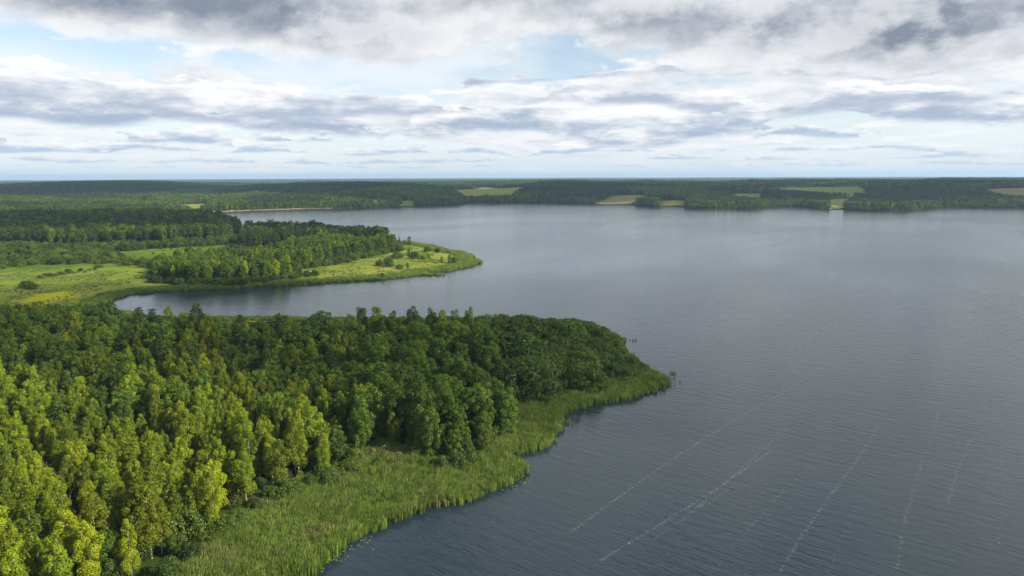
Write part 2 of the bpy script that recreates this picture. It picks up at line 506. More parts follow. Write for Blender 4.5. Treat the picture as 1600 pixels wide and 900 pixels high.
p.inputs['Base Color'].default_value = c4(0.009, 0.018, 0.026)
p.inputs['Roughness'].default_value = 0.08
p.inputs['IOR'].default_value = 1.36
n.l.new(b.outputs[0], p.inputs['Normal'])
n.l.new(p.outputs[0], o.inputs[0])
M['water'] = m

# ------------------------------------------------------------------ the ground sheet and the lake
az = np.concatenate([np.arange(-50, 50, 0.25), np.arange(50, 310, 2.0)])
az = np.radians(az)
rad = [22.0]
while rad[-1] < 24000:
    rad.append(rad[-1] * 1.0155 + 0.05)
rad = np.array(rad)
RR, AA = np.meshgrid(rad, az, indexing='ij')
X = RR * np.sin(AA); Y = RR * np.cos(AA)
Z = height(X, Y)
nr, na = X.shape
ii, jj = np.meshgrid(np.arange(nr - 1), np.arange(na), indexing='ij')
j2 = (jj + 1) % na
quads = np.stack([ii * na + jj, ii * na + j2, (ii + 1) * na + j2, (ii + 1) * na + jj], -1).reshape(-1, 4)[:, ::-1]
ground = link('ground', mesh('ground', np.stack([X, Y, Z], -1).reshape(-1, 3), quads, M['ground'], smooth=True))
tag(ground, kind='structure', label='wooded ground sheet reaching to the horizon round the lake', cat='ground')
xs = np.linspace(-2500, 4200, 30); ys = np.linspace(-2500, 3800, 30)
WX, WY = np.meshgrid(xs, ys, indexing='ij')
wi = np.arange(900).reshape(30, 30)
wq = np.stack([wi[:-1, :-1], wi[1:, :-1], wi[1:, 1:], wi[:-1, 1:]], -1).reshape(-1, 4)
lake = link('lake_water', mesh('lake_water', np.stack([WX, WY, WX * 0], -1).reshape(-1, 3), wq, M['water']))
tag(lake, kind='structure', label='grey blue wind-rippled lake filling the bays', cat='lake')


def patch_sheet(name, poly, mat, lift, label, cell=None, cat='field', jag=0.0):
    """a sheet of meadow or field laid over the ground, ragged edges"""
    poly = np.asarray(poly)
    lo = poly.min(0) - 5; hi = poly.max(0) + 5
    sz = hi - lo
    nx = int(np.clip(sz[0] / (cell or sz[0] / 90), 8, 260)); ny = int(np.clip(sz[1] / (cell or sz[1] / 90), 8, 260))
    gx = np.linspace(lo[0], hi[0], nx + 1); gy = np.linspace(lo[1], hi[1], ny + 1)
    PX, PY = np.meshgrid(gx, gy, indexing='ij')
    S = shore(PX, PY)
    cx = (PX[:-1, :-1] + PX[1:, 1:]) / 2; cy = (PY[:-1, :-1] + PY[1:, 1:]) / 2
    jx = cx + jag * (fbm(cx / (jag * 3 + 1), cy / (jag * 3 + 1), 8) - 0.5) * 2; jy = cy + jag * (fbm(cx / (jag * 3 + 1), cy / (jag * 3 + 1), 13) - 0.5) * 2
    keep = inside(poly, jx, jy) & (S[:-1, :-1] > 0.8) & (S[1:, 1:] > 0.8)
    PZ = height(PX, PY, S) + lift
    idx = np.arange((nx + 1) * (ny + 1)).reshape(nx + 1, ny + 1)
    q = np.stack([idx[:-1, :-1], idx[1:, :-1], idx[1:, 1:], idx[:-1, 1:]], -1)[keep]
    used = np.unique(q); remap = np.zeros(idx.size, int); remap[used] = np.arange(len(used))
    V = np.stack([PX, PY, PZ], -1).reshape(-1, 3)[used]
    o = link(name, mesh(name, V, remap[q], mat, smooth=True))
    return tag(o, kind='structure', label=label, cat=cat)


def on_hill(pts):
    """world polygon for pixels traced on hilly ground: walk down the view ray"""
    res = []
    for (px, py) in pts:
        d = CM[:3, :3] @ np.array([(px - 800) / F, -(py - 450) / F, -1.0])
        d = d / np.hypot(d[0], d[1])
        t = np.concatenate([np.arange(100, 3000, 8), np.arange(3000, 14000, 25)])
        z = EYE + d[2] * t
        hz = height(d[0] * t, d[1] * t)
        k = np.argmax(z < hz)
        if z[k] >= hz[k]:
            k = len(t) - 1
        res.append((d[0] * t[k], d[1] * t[k]))
    return np.array(res)


MEADOWS = {
    'left': [(-260, 500), (0, 490), (90, 492), (150, 482), (158, 476), (168, 469), (200, 459), (262, 453), (262, 443), (240, 438), (228, 424), (150, 419), (60, 424), (0, 431), (-260, 436)],
    'tip': [(430, 446), (520, 440), (600, 435), (680, 424), (735, 411), (730, 400), (690, 388), (650, 382), (560, 396), (480, 410), (430, 425)],
    'scrubland': [(-260, 436), (0, 431), (60, 424), (150, 419), (240, 424), (300, 412), (390, 410), (400, 395), (370, 374), (250, 386), (100, 392), (-260, 394)],
    'strip': [(300, 497), (440, 496), (540, 499), (560, 512), (330, 512), (300, 505)],
}
MW = {k: GP(v) for k, v in MEADOWS.items()}
patch_sheet('meadow', MW['left'], M['meadow'], 0.10, 'pale green marsh meadow at the head of the bay', cell=3, cat='meadow', jag=6)
patch_sheet('meadow', MW['tip'], M['meadow'], 0.10, 'green meadow with scattered bushes on the tip of the farther headland', cell=3, cat='meadow', jag=6)
patch_sheet('meadow', MW['scrubland'], M['marsh'], 0.06, 'darker scrub-grown marsh below the pine wood', cell=4, cat='meadow', jag=10)
patch_sheet('meadow', MW['strip'], M['sunlit_meadow'], 0.10, 'thin yellow green grass strip on the back shore of the near headland', cell=2.5, cat='meadow', jag=4)
patch_sheet('sunlit_patch', GP([(36, 476), (55, 465), (100, 458.5), (132, 463), (105, 470), (85, 476), (60, 486)]), M['sunlit_meadow'], 0.16, 'bright yellow sunlit patch painted on the marsh meadow by the bay', cell=2.0, cat='meadow', jag=5)  # pool of sunlight on the meadow, painted as a yellower sheet
FIELDS = [
    ([(684, 298), (745, 295.5), (757, 293), (838, 292.5), (800, 301), (730, 302)], 'crop_yellow', 'long pale yellow field on the ridge behind the spit'),
    ([(928, 313), (960, 307), (1006, 305.5), (1012, 309), (985, 314), (940, 315)], 'crop_tan', 'tan field sloping to the far shore between two woods'),
    ([(1030, 315), (1072, 314), (1070, 318), (1034, 318)], 'crop_yellow', 'small pale field just above the far shore beside the round wood'),
    ([(1196, 297), (1230, 294), (1342, 292), (1350, 299), (1362, 305), (1300, 306), (1260, 301)], 'crop_green', 'broad green field on the far hill above the shore'),
    ([(1293, 313), (1335, 311), (1330, 317), (1315, 324), (1296, 325)], 'crop_yellow', 'yellow green field running down to the far shore between woods'),
    ([(1532, 297), (1600, 294), (1700, 294), (1700, 303), (1590, 302)], 'crop_tan', 'brown field on the hill at the far end of the skyline'),
    ([(1140, 306), (1150, 303), (1192, 303), (1188, 306.5)], 'crop_green', 'narrow green field behind the round wood'),
    ([(622, 320), (630, 315), (648, 314.5), (646, 320)], 'crop_green', 'small green clearing on the shore near the spit'),
    ([(260, 325), (285, 320), (325, 319), (322, 323), (300, 327)], 'crop_yellow', 'sunny clearing among trees at the end of the far bay'),
    ([(185, 316), (215, 313), (240, 316), (225, 319)], 'crop_yellow', 'small sunny glade on the wooded slope'),
]
FW = []
for pts, mk, lab in FIELDS:
    w = on_hill(pts)
    my = np.mean([q[1] for q in pts])
    for q in range(len(w)):
        if pts[q][1] > my:
            rq = np.hypot(*w[q]); w[q] = w[q] * (1 - min(110, 0.05 * rq) / rq)
    FW.append(w)
    patch_sheet('field', w, M[mk], 1.2, lab, jag=14)

# sand at the water's edge
patch_sheet('beach', GP([(308, 333.5), (350, 332.2), (440, 329), (520, 327), (520, 325), (430, 326.8), (350, 329.2), (305, 331)]), M['sand'], 0.25, 'pale sandy rim along the far left shore', cell=4, cat='beach', jag=3)
patch_sheet('beach', GP([(776, 722), (792, 723), (796, 717), (786, 712), (772, 714)]), M['sand'], 0.2, 'small pale landing spot between two reed beds', cell=0.5, cat='beach', jag=1)


# ------------------------------------------------------------------ plants: mesh builders
def tube(p0, p1, r0, r1, k=6, bend=0.0, seg=3):
    p0 = np.array(p0, float); p1 = np.array(p1, float)
    t = np.linspace(0, 1, seg + 1)
    d = p1 - p0
    ax = d / (np.linalg.norm(d) + 1e-9)
    a = np.cross(ax, [0.3, 0.9, 0.1]); a /= np.linalg.norm(a)
    b = np.cross(ax, a)
    ang = np.arange(k) / k * 2 * math.pi
    V = []
    off = rng.normal(0, 1, 2) * bend
    for i, s in enumerate(t):
        c = p0 + d * s + (a * off[0] + b * off[1]) * math.sin(math.pi * s)
        r = r0 + (r1 - r0) * s
        V.append(c + r * (np.cos(ang)[:, None] * a + np.sin(ang)[:, None] * b))
    V = np.concatenate(V)
    Fq = []
    for i in range(seg):
        for j in range(k):
            Fq.append((i * k + j, i * k + (j + 1) % k, (i + 1) * k + (j + 1) % k, (i + 1) * k + j))
    return V, np.array(Fq)


def joinm(parts):
    V = []; Fs = []; o = 0
    for v, f in parts:
        V.append(v); Fs.append(f + o); o += len(v)
    return np.concatenate(V), np.concatenate(Fs)


def leaves(lobes, density, size, spread=0.48, inner=0.66):
    """leaf-clump quads on and inside the shells of ellipsoid lobes"""
    VV = []; TT = []
    for (c, r, tl) in lobes:
        r = np.asarray(r, float)
        area = 4 * math.pi * ((r[0] * r[1]) ** 1.6 / 3 + (r[0] * r[2]) ** 1.6 / 3 + (r[1] * r[2]) ** 1.6 / 3) ** (1 / 1.6)
        k = max(6, int(area * density))
        d = rng.normal(0, 1, (k, 3)); d /= np.linalg.norm(d, axis=1)[:, None]
        d[:, 2] = np.where((d[:, 2] < -0.35) & (rng.random(k) < 0.6), -d[:, 2], d[:, 2])
        rad_ = inner + (1.08 - inner) * rng.random(k) ** 0.45
        P = np.asarray(c) + d * r * rad_[:, None]
        nn = d / r; nn /= np.linalg.norm(nn, axis=1)[:, None]
        nn = nn + rng.normal(0, spread, (k, 3)) + np.array([0, 0, 0.25]); nn /= np.linalg.norm(nn, axis=1)[:, None]
        tx = np.cross(nn, rng.normal(0, 1, (k, 3))); tx /= np.linalg.norm(tx, axis=1)[:, None]
        ty = np.cross(nn, tx)
        s = size * (0.6 + 0.8 * rng.random(k))[:, None]
        asp = (0.55 + 0.5 * rng.random(k))[:, None]
        q = np.stack([P - tx * s * 0.5, P - ty * s * asp * 0.5 + tx * s * 0.1, P + tx * s * 0.55, P + ty * s * asp * 0.5], 1)
        VV.append(q.reshape(-1, 3))
        t = np.clip(tl + rng.normal(0, 0.22, k), 0, 1)
        TT.append(t)
    V = np.concatenate(VV); Fq = np.arange(len(V)).reshape(-1, 4)
    return V, Fq, np.concatenate(TT)


def crown_lobes(kind, Ht, Rr, n, var):
    """lobes of foliage round the trunk for each sort of tree"""
    L = []
    ga = 2.39996
    ph = rng.random() * 6.28
    for i in range(n):
        u = (i + 0.5) / n
        a = ph + i * ga + rng.normal(0, 0.35)
        tl = float(np.clip(rng.normal(0.5, 0.2), 0, 1))
        if kind == 'aspen':
            z = Ht * (0.24 + 0.73 * u)
            env = Rr * (math.sin(math.pi * min(1, 0.12 + 0.80 * u)) ** 0.7) * (1 - 0.45 * u ** 3)
            rr = env * (0.45 + 0.5 * rng.random())
            lr = Rr * (0.25 + 0.25 * rng.random()) * (1.15 - 0.5 * u)
            L.append(((rr * math.cos(a), rr * math.sin(a), z + rng.normal(0, 0.3)), (lr, lr, lr * (1.15 + 0.5 * rng.random())), tl))
        elif kind == 'alder':
            z = Ht * (0.16 + 0.78 * u)
            env = Rr * (math.sin(math.pi * min(1, 0.20 + 0.72 * u)) ** 0.6)
            rr = env * (0.5 + 0.45 * rng.random())
            lr = Rr * (0.24 + 0.18 * rng.random())
            L.append(((rr * math.cos(a), rr * math.sin(a), z + rng.normal(0, 0.4)), (lr, lr, lr * (0.8 + 0.35 * rng.random())), tl))
        elif kind == 'bush':
            z = Ht * (0.10 + 0.72 * u)
            env = Rr * math.sqrt(max(0.02, 1 - (0.95 * u) ** 2))
            rr = env * (0.45 + 0.5 * rng.random())
            lr = Rr * (0.26 + 0.16 * rng.random())
            L.append(((rr * math.cos(a), rr * math.sin(a), max(z, lr * 0.5)), (lr, lr, lr * 0.85), tl))
        elif kind == 'pine':
            z = Ht * (0.46 + 0.50 * u)
            env = Rr * (1.0 - 0.75 * u ** 1.6) * (0.6 + 0.4 * min(1, u * 4))
            rr = env * (0.35 + 0.6 * rng.random())
            lr = Rr * (0.30 + 0.18 * rng.random()) * (1.1 - 0.5 * u)
            L.append(((rr * math.cos(a), rr * math.sin(a), z), (lr, lr, lr * 0.55), tl))
        elif kind == 'spruce':
            z = Ht * (0.08 + 0.90 * u)
            env = Rr * (1 - u) + 0.1
            rr = env * (0.5 + 0.4 * rng.random())
            lr = max(0.35, env * 0.42)
            L.append(((rr * math.cos(a), rr * math.sin(a), z), (lr, lr, lr * 0.6), tl))
    if kind in ('aspen', 'spruce'):
        L.append(((0, 0, Ht * 0.95), (Rr * 0.16, Rr * 0.16, Ht * 0.05), 0.7))
    return L


SPEC = {  # kind: height, radius, lobes, leaf material, bark material, trunk radius
    'aspen': (20.0, 3.0, 28, 'aspen', 'pale_bark', 0.20),
    'alder': (17.0, 3.7, 32, 'alder', 'dark_bark', 0.24),
    'bush': (6.0, 3.6, 26, 'willow', 'dark_bark', 0.12),
    'scrub': (4.0, 3.0, 18, 'scrub', 'dark_bark', 0.08),
    'pine': (19.0, 3.0, 26, 'pine', 'pine_bark', 0.24),
    'spruce': (18.0, 3.0, 44, 'pine', 'pine_bark', 0.20),
    'dry_bush': (2.5, 2.0, 14, 'straw', 'dark_bark', 0.05),
}


def build_tree(kind, density, size, tag_='', limbs=True, k=7):
    Ht, Rr, nl, lm, bm_, tr = SPEC[kind]
    shape = {'scrub': 'bush', 'dry_bush': 'bush'}.get(kind, kind)
    lob = crown_lobes(shape, Ht, Rr, nl, 0)
    LV, LF, LT = leaves(lob, density, size)
    parts = []
    top = Ht * (0.86 if shape != 'bush' else 0.5)
    parts.append(tube((0, 0, -0.6), (rng.normal(0, 0.15), rng.normal(0, 0.15), top), tr, tr * 0.18, k, bend=0.22, seg=6))
    if limbs:
        for (c, r, t) in lob[::2]:
            c = np.array(c)
            z0 = max(0.3, c[2] - np.hypot(c[0], c[1]) * (0.9 if shape != 'pine' else 0.25))
            if z0 < top:
                parts.append(tube((0, 0, z0), c * np.array([0.9, 0.9, 1]), tr * 0.35, tr * 0.08, 4, bend=0.1, seg=2))
    TV, TF = joinm(parts)
    crown = mesh(kind + '_crown' + tag_, LV, LF, M[lm], [('tint', 'FACE', LT)])
    trunk = mesh(kind + '_trunk' + tag_, TV, TF, M[bm_], smooth=True)
    V = np.concatenate([LV, TV]); Fq = np.concatenate([LF, TF + len(LV)])
    whole = mesh(kind + '_whole' + tag_, V, Fq, [M[lm], M[bm_]], [('tint', 'FACE', np.concatenate([LT, np.full(len(TF), 0.3)]))],
                 mat_idx=np.concatenate([np.zeros(len(LF), int), np.ones(len(TF), int)]))
    src = bpy.data.objects.new('source_' + kind + tag_, whole)      # never linked: only the shape that the woods repeat
    return dict(kind=kind, crown=crown, trunk=trunk, src=src, h=Ht, r=Rr)


NEAR = {}
for kind, cnt, dens, size in [('aspen', 6, 15.0, 0.32), ('alder', 6, 11.0, 0.37), ('bush', 4, 11.0, 0.33), ('pine', 4, 10.0, 0.38), ('spruce', 1, 9.0, 0.38), ('scrub', 3, 10.0, 0.30), ('dry_bush', 2, 10.0, 0.26)]:
    NEAR[kind] = [build_tree(kind, dens, size, '_%d' % i) for i in range(cnt)]
FARP = {}
for kind, cnt, dens, size in [('alder', 4, 0.9, 1.25), ('pine', 4, 1.2, 1.1), ('aspen', 3, 1.2, 1.0)]:
    FARP[kind] = [build_tree(kind, dens, size, '_far%d' % i, limbs=False, k=4) for i in range(cnt)]


def instancer(name, P, rotz, scale, kinds, sources, tilt=None):
    """one object that repeats the source shapes over points"""
    me = bpy.data.meshes.new(name)
    P = np.asarray(P, np.float32)
    me.vertices.add(len(P)); me.vertices.foreach_set('co', P.ravel())
    rot = np.zeros((len(P), 3), np.float32); rot[:, 2] = rotz
    if tilt is not None:
        rot[:, :2] = tilt
    a = me.attributes.new('turn', 'FLOAT_VECTOR', 'POINT'); a.data.foreach_set('vector', rot.ravel())
    a = me.attributes.new('size', 'FLOAT_VECTOR', 'POINT'); a.data.foreach_set('vector', np.asarray(scale, np.float32).ravel())
    a = me.attributes.new('sort', 'INT', 'POINT'); a.data.foreach_set('value', np.asarray(kinds, np.int32))
    ob = link(name, me)
    ng = bpy.data.node_groups.new(name, 'GeometryNodeTree')
    ng.interface.new_socket('Geometry', in_out='INPUT', socket_type='NodeSocketGeometry')
    ng.interface.new_socket('Geometry', in_out='OUTPUT', socket_type='NodeSocketGeometry')
    gi = ng.nodes.new('NodeGroupInput'); go = ng.nodes.new('NodeGroupOutput')
    jn = ng.nodes.new('GeometryNodeJoinGeometry')
    def named(nm, dt):
        q = ng.nodes.new('GeometryNodeInputNamedAttribute'); q.data_type = dt; q.inputs['Name'].default_value = nm
        return q.outputs['Attribute']
    tr, sz, so = named('turn', 'FLOAT_VECTOR'), named('size', 'FLOAT_VECTOR'), named('sort', 'INT')
    for i, s in enumerate(sources):
        oi = ng.nodes.new('GeometryNodeObjectInfo'); oi.inputs['Object'].default_value = s; oi.inputs['As Instance'].default_value = True
        cp = ng.nodes.new('FunctionNodeCompare'); cp.data_type = 'INT'; cp.operation = 'EQUAL'
        ia = [x for x in cp.inputs if x.type == 'INT' and x.enabled]
        ng.links.new(so, ia[0]); ia[1].default_value = i
        ip = ng.nodes.new('GeometryNodeInstanceOnPoints')
        ng.links.new(gi.outputs[0], ip.inputs['Points']); ng.links.new(cp.outputs[0], ip.inputs['Selection'])
        ng.links.new(oi.outputs['Geometry'], ip.inputs['Instance'])
        ng.links.new(tr, ip.inputs['Rotation']); ng.links.new(sz, ip.inputs['Scale'])
        ng.links.new(ip.outputs[0], jn.inputs[0])
    ng.links.new(jn.outputs[0], go.inputs[0])
    md = ob.modifiers.new('repeat', 'NODES'); md.node_group = ng
    return ob


def scatter(poly, step, jitter=0.42):
    poly = np.asarray(poly)
    lo = poly.min(0); hi = poly.max(0)
    gx = np.arange(lo[0], hi[0], step); gy = np.arange(lo[1], hi[1], step)
    A, B = np.meshgrid(gx, gy, indexing='ij')
    A = A.ravel() + rng.normal(0, jitter * step * 0.6, A.size); B = B.ravel() + rng.normal(0, jitter * step * 0.6, B.size)
    k = inside(poly, A, B)
    return A[k], B[k]


def one_tree(name, proto, x, y, h, wide, label, group, cat='tree', z=None, rot=None):
    """a tree or bush as a thing of its own with trunk and crown"""
    if z is None:
        z = float(height(np.array([x]), np.array([y]))[0])
    e = link(name, None, loc=(x, y, z))
    s = h / proto['h']
    e.scale = (s * wide, s * wide, s)
    e.rotation_euler = (0, 0, rng.random() * 6.28 if rot is None else rot)
    tag(e, label, cat, group)
    link('trunk', proto['trunk'], e)
    link('crown', proto['crown'], e)
    return e


# ------------------------------------------------------------------ the near wood
wood_px = [(120, 960), (225, 915), (300, 868), (345, 838), (400, 792), (450, 776), (515, 758), (556, 738), (572, 716), (600, 706), (640, 715), (690, 733), (745, 722), (780, 700), (806, 672), (800, 640), (815, 634), (862, 624), (920, 613),
           (980, 601), (999, 581), (976, 556), (950, 540), (918, 520), (880, 512), (700, 508), (520, 510), (350, 510), (230, 502), (120, 500), (0, 500), (-120, 500)]
WOOD = np.vstack([GP(wood_px), [(-420, 380), (-420, 120), (-160, 60), (-120, 75)]])
ax_, ay_ = scatter(WOOD, 4.7, 0.85)
S_ = shore(ax_, ay_)
ok = S_ > 3
ax_, ay_, S_ = ax_[ok], ay_[ok], S_[ok]
az_ = height(ax_, ay_, S_)
dist = ay_
ppx, ppy, dep = proj(np.stack([ax_, ay_, az_], 1))
# the canopy comes down towards the back shore and towards the point
cap = np.where(ppx < 160, 77 - dist * 0.186, 76.5 - dist * 0.2035) + rng.normal(0, 1.0, len(ax_))
big = fbm(ax_ / 38, ay_ / 38, 21, 3)
Hh = 7.6 + 9.6 * big + rng.normal(0, 2.7, len(ax_))
Hh = np.where(ppx > 640, Hh - 3.0 * sstep(640, 860, ppx), Hh)
Hh = np.where(ppx > 830, np.minimum(Hh, 10.5 + rng.normal(0, 1.0, len(ax_))), Hh)
cap = np.where((ppx > 335) & (ppx < 545), np.minimum(cap, 78 - dist * 0.2145), cap)
cap = np.minimum(cap, 3.5 + np.maximum(0, 1005 - ppx) * 0.07)
Hh = np.minimum(Hh, cap)
keep = (Hh > 3.0) & ((ppx < 770) | (rng.random(len(ax_)) < 0.5))
ax_, ay_, az_, Hh, ppx, ppy, dep, S_ = [q[keep] for q in (ax_, ay_, az_, Hh, ppx, ppy, dep, S_)]
mixv = fbm(ax_ / 30, ay_ / 30, 33, 3) + rng.normal(0, 0.10, len(ax_))
pa = 0.68 - 0.44 * sstep(420, 700, ppx) - 0.34 * sstep(200, 330, ay_)      # how much aspen
kindv = np.where(mixv < pa, 'aspen', 'alder')
kindv = np.where((ay_ > 240) & (rng.random(len(ax_)) < 0.16) & (ppx < 560), 'pine', kindv)
kindv = np.where((ppx > 800) & (rng.random(len(ax_)) < 0.8), 'bush', kindv)
kindv = np.where(Hh < 7.5, 'bush', kindv)
visible = (ppx > -25) & (ppx < 1100) & (ppy > 480) & (ppy < 985)
score = np.where(visible, Hh / dep, 0)
order = np.argsort(-score)
single = np.zeros(len(ax_), bool)
cnt = {'aspen': 0, 'alder': 0, 'bush': 0, 'pine': 0}
for i in order:
    if score[i] > 0 and cnt[kindv[i]] < {'aspen': 160, 'alder': 110, 'bush': 30, 'pine': 10}[kindv[i]]:
        single[i] = True; cnt[kindv[i]] += 1
KINDNAME = {'aspen': 'aspen_tree', 'alder': 'alder_tree', 'bush': 'willow_bush', 'pine': 'pine_tree'}
ORD = ['first', 'second', 'third', 'fourth', 'fifth', 'sixth', 'seventh', 'eighth', 'ninth', 'tenth', 'eleventh', 'twelfth', 'thirteenth', 'fourteenth', 'fifteenth', 'sixteenth', 'seventeenth', 'eighteenth', 'nineteenth', 'twentieth']
ORD += ['twenty-' + q for q in ORD[:9]] + ['thirtieth'] + ['thirty-' + q for q in ORD[:9]] + ['fortieth'] + ['forty-' + q for q in ORD[:9]]
rank = {}
for k in KINDNAME:
    rim = [i for i in np.where(single)[0] if kindv[i] == k and S_[i] < {'aspen': 34, 'alder': 34, 'bush': 999, 'pine': 999}[k]]
    for q, i in enumerate(sorted(rim, key=lambda i: -ppy[i])):
        rank[i] = ORD[min(q, len(ORD) - 1)]


def zone(i):
    """where in the wood, by things one can find"""
    x, y = ppx[i], ppy[i]
    tall = 'tall' if Hh[i] > 13.8 else 'short' if Hh[i] < 11 else 'middling'
    if y > 800:
        z = 'at the bottom left corner' if x < 130 else 'above the bottom edge beside the reeds'
    elif y > 700:
        z = 'at the left picture edge' if x < 110 else 'behind the corner trees' if x < 260 else 'behind the front rank of pale trunks' if x < 430 else 'beside the small clearing'
    elif y > 630:
        z = 'in the sunlit left of the wood' if x < 200 else 'in the bright middle of the wood' if x < 420 else 'behind the clearing' if x < 620 else 'above the bend of the reed belt'
    else:
        z = 'below the bay head' if x < 200 else 'below the yellow grass strip' if x < 480 else 'below the twin skyline trees' if x < 700 else 'on the rise behind the point'
    return tall, z


buckets = {}
for i in np.where(single)[0]:
    if i not in rank:
        buckets.setdefault((kindv[i],) + zone(i), []).append(i)
nth = {}
for b_ in buckets.values():
    for q, i in enumerate(sorted(b_, key=lambda i: ppx[i])):
        nth[i] = (ORD[q] + ' ') if len(b_) > 1 else ''
for i in np.where(single)[0]:
    k = kindv[i]
    tl_, zn_ = zone(i)
    pr = NEAR[k][rng.integers(len(NEAR[k]))]
    if k == 'aspen':
        lab = '%s slender yellow green aspen along the reed edge, counted up from the bottom' % rank[i] if i in rank else ('%s%s yellow green aspen %s' % (nth[i], tl_, zn_) + (', counted from the left' if nth[i] else ''))
        g_ = 'aspens of the near wood'
    elif k == 'alder':
        lab = '%s broad dark green alder along the reed edge, counted up from the bottom' % rank[i] if i in rank else ('%s%s dark green alder %s' % (nth[i], tl_, zn_) + (', counted from the left' if nth[i] else ''))
        g_ = 'alders of the near wood'
    elif k == 'bush':
        lab = '%s rounded willow bush of the near wood, counted up from the bottom' % rank[i]; g_ = 'willow bushes of the near wood'
    else:
        lab = '%s dark pine among the leafy trees of the near wood, counted up from the bottom' % rank[i]; g_ = 'pines of the near wood'
    one_tree(KINDNAME[k], pr, ax_[i], ay_[i], Hh[i], 0.78 + 0.55 * rng.random() if k != 'bush' else 1.0 + 0.45 * rng.random(), lab, g_, 'bush' if k == 'bush' else 'tree', z=az_[i])
rest = ~single
srcs = []; base = {}
for k in ('aspen', 'alder', 'bush', 'pine'):
    base[k] = len(srcs); srcs += [t['src'] for t in NEAR[k]]
kk = np.array([base[k] + rng.integers(len(NEAR[k])) for k in kindv[rest]])
sh = np.array([NEAR[k][0]['h'] for k in kindv[rest]])
s = Hh[rest] / sh; wd = np.where(ppx[rest] > 770, 1.15, 0.82) + 0.5 * rng.random(rest.sum())
wood = instancer('near_woodland', np.stack([ax_[rest], ay_[rest], az_[rest]], 1), rng.random(rest.sum()) * 6.28, np.stack([s * wd, s * wd, s], 1), kk, srcs)
tag(wood, 'dense mixed green canopy filling the near headland behind its front trees', 'woodland', kind='stuff')

ux2, uy2 = scatter(WOOD, 5.2)
Su = shore(ux2, uy2)
up_x, up_y, _d = proj(np.stack([ux2, uy2, ux2 * 0 + 1], 1))
k_ = (Su > 6) & (up_x > -60) & (up_y > 560) & (up_y < 1000) & (Su < 44)
ux2, uy2, Su = ux2[k_], uy2[k_], Su[k_]
hu = 2.0 + 2.6 * rng.random(len(ux2)) + 1.6 * (Su < 30)
ks_ = rng.random(len(ux2)) < 0.5
us = [t['src'] for t in NEAR['bush']] + [t['src'] for t in NEAR['scrub']]
kid_ = np.where(ks_, rng.integers(0, 4, len(ux2)), 4 + rng.integers(0, 3, len(ux2)))
su = hu / np.where(ks_, 6.0, 4.0)
ug = instancer('undergrowth', np.column_stack([ux2, uy2, height(ux2, uy2, Su)]), rng.random(len(ux2)) * 6.28, np.stack([su * 0.85, su * 0.85, su * 1.15], 1), kid_, us)
tag(ug, 'leafy undergrowth between the trunks of the near wood', 'undergrowth', kind='stuff')

# trees that break the skyline of the near wood: x, top y, base y, kind, width
for (px, yt, yb, k, wd, lab) in [
        (313, 478, 560, 'alder', 0.62, 'tall round-headed tree standing clear above the wood before the bay water'),
        (242, 484, 545, 'pine', 1.2, 'dark conical tree left of the tall round-headed one on the skyline'),
        (268, 482, 550, 'aspen', 0.9, 'slim pointed tree just left of the tall round-headed skyline tree'),
        (222, 482, 548, 'pine', 1.3, 'dark rounded pine on the skyline at the bay head'),
        (155, 476, 530, 'bush', 1.1, 'greyish bushy tree by the sandy end of the bay'),
        (70, 472, 535, 'alder', 0.7, 'dark tree against the bright meadow on the wood edge'),
        (567, 482, 560, 'alder', 0.60, 'first of two twin trees breaking the wood skyline'),
        (592, 484, 560, 'aspen', 1.2, 'second of two twin trees breaking the wood skyline'),
        (616, 490, 560, 'alder', 0.6, 'lower rounded tree just beyond the twin skyline trees'),
        (646, 485, 560, 'alder', 0.66, 'wide lumpy skyline tree in the middle of the wood edge'),
        (676, 485.5, 560, 'alder', 0.55, 'dark skyline tree beside the wide lumpy one'),
        (693, 486, 560, 'aspen', 1.0, 'narrow skyline tree between two rounder neighbours'),
        (712, 488, 560, 'alder', 0.55, 'round dark skyline tree third from the water end of the row'),
        (734, 486, 560, 'alder', 0.52, 'pointed oval skyline tree at the water end of the tall row'),
        (775, 493, 556, 'aspen', 1.1, 'small knob of a tree on the descending skyline'),
        (792, 496, 556, 'bush', 0.8, 'low round tree after the small knob on the skyline'),
        (820, 496, 552, 'bush', 0.9, 'broad low tree on the descending skyline near the point'),
        (886, 498, 548, 'bush', 0.9, 'last round dark tree on the skyline above the point'),
        (436, 495, 556, 'bush', 0.7, 'small dark tree before the yellow grass strip'),
        (380, 494, 556, 'pine', 1.1, 'short dark pine before the yellow grass strip'),
        (500, 492, 556, 'bush', 0.8, 'rounded tree at the end of the yellow grass strip')]:
    g0 = G(px, yb)
    d = g0[1]
    zt = EYE - (EYE) * ((yt - 275 + (px - 800) * 0.0035) / (yb - 275 + (px - 800) * 0.0035))
    h = max(4.0, zt * 1.0 - 0.3)
    pr = NEAR[k][rng.integers(len(NEAR[k]))]
    one_tree({'alder': 'skyline_tree', 'aspen': 'skyline_tree', 'pine': 'skyline_pine', 'bush': 'skyline_bush'}[k], pr, g0[0], d, h, wd * (1.25 if k == 'bush' else 1.1), lab, None, 'tree')

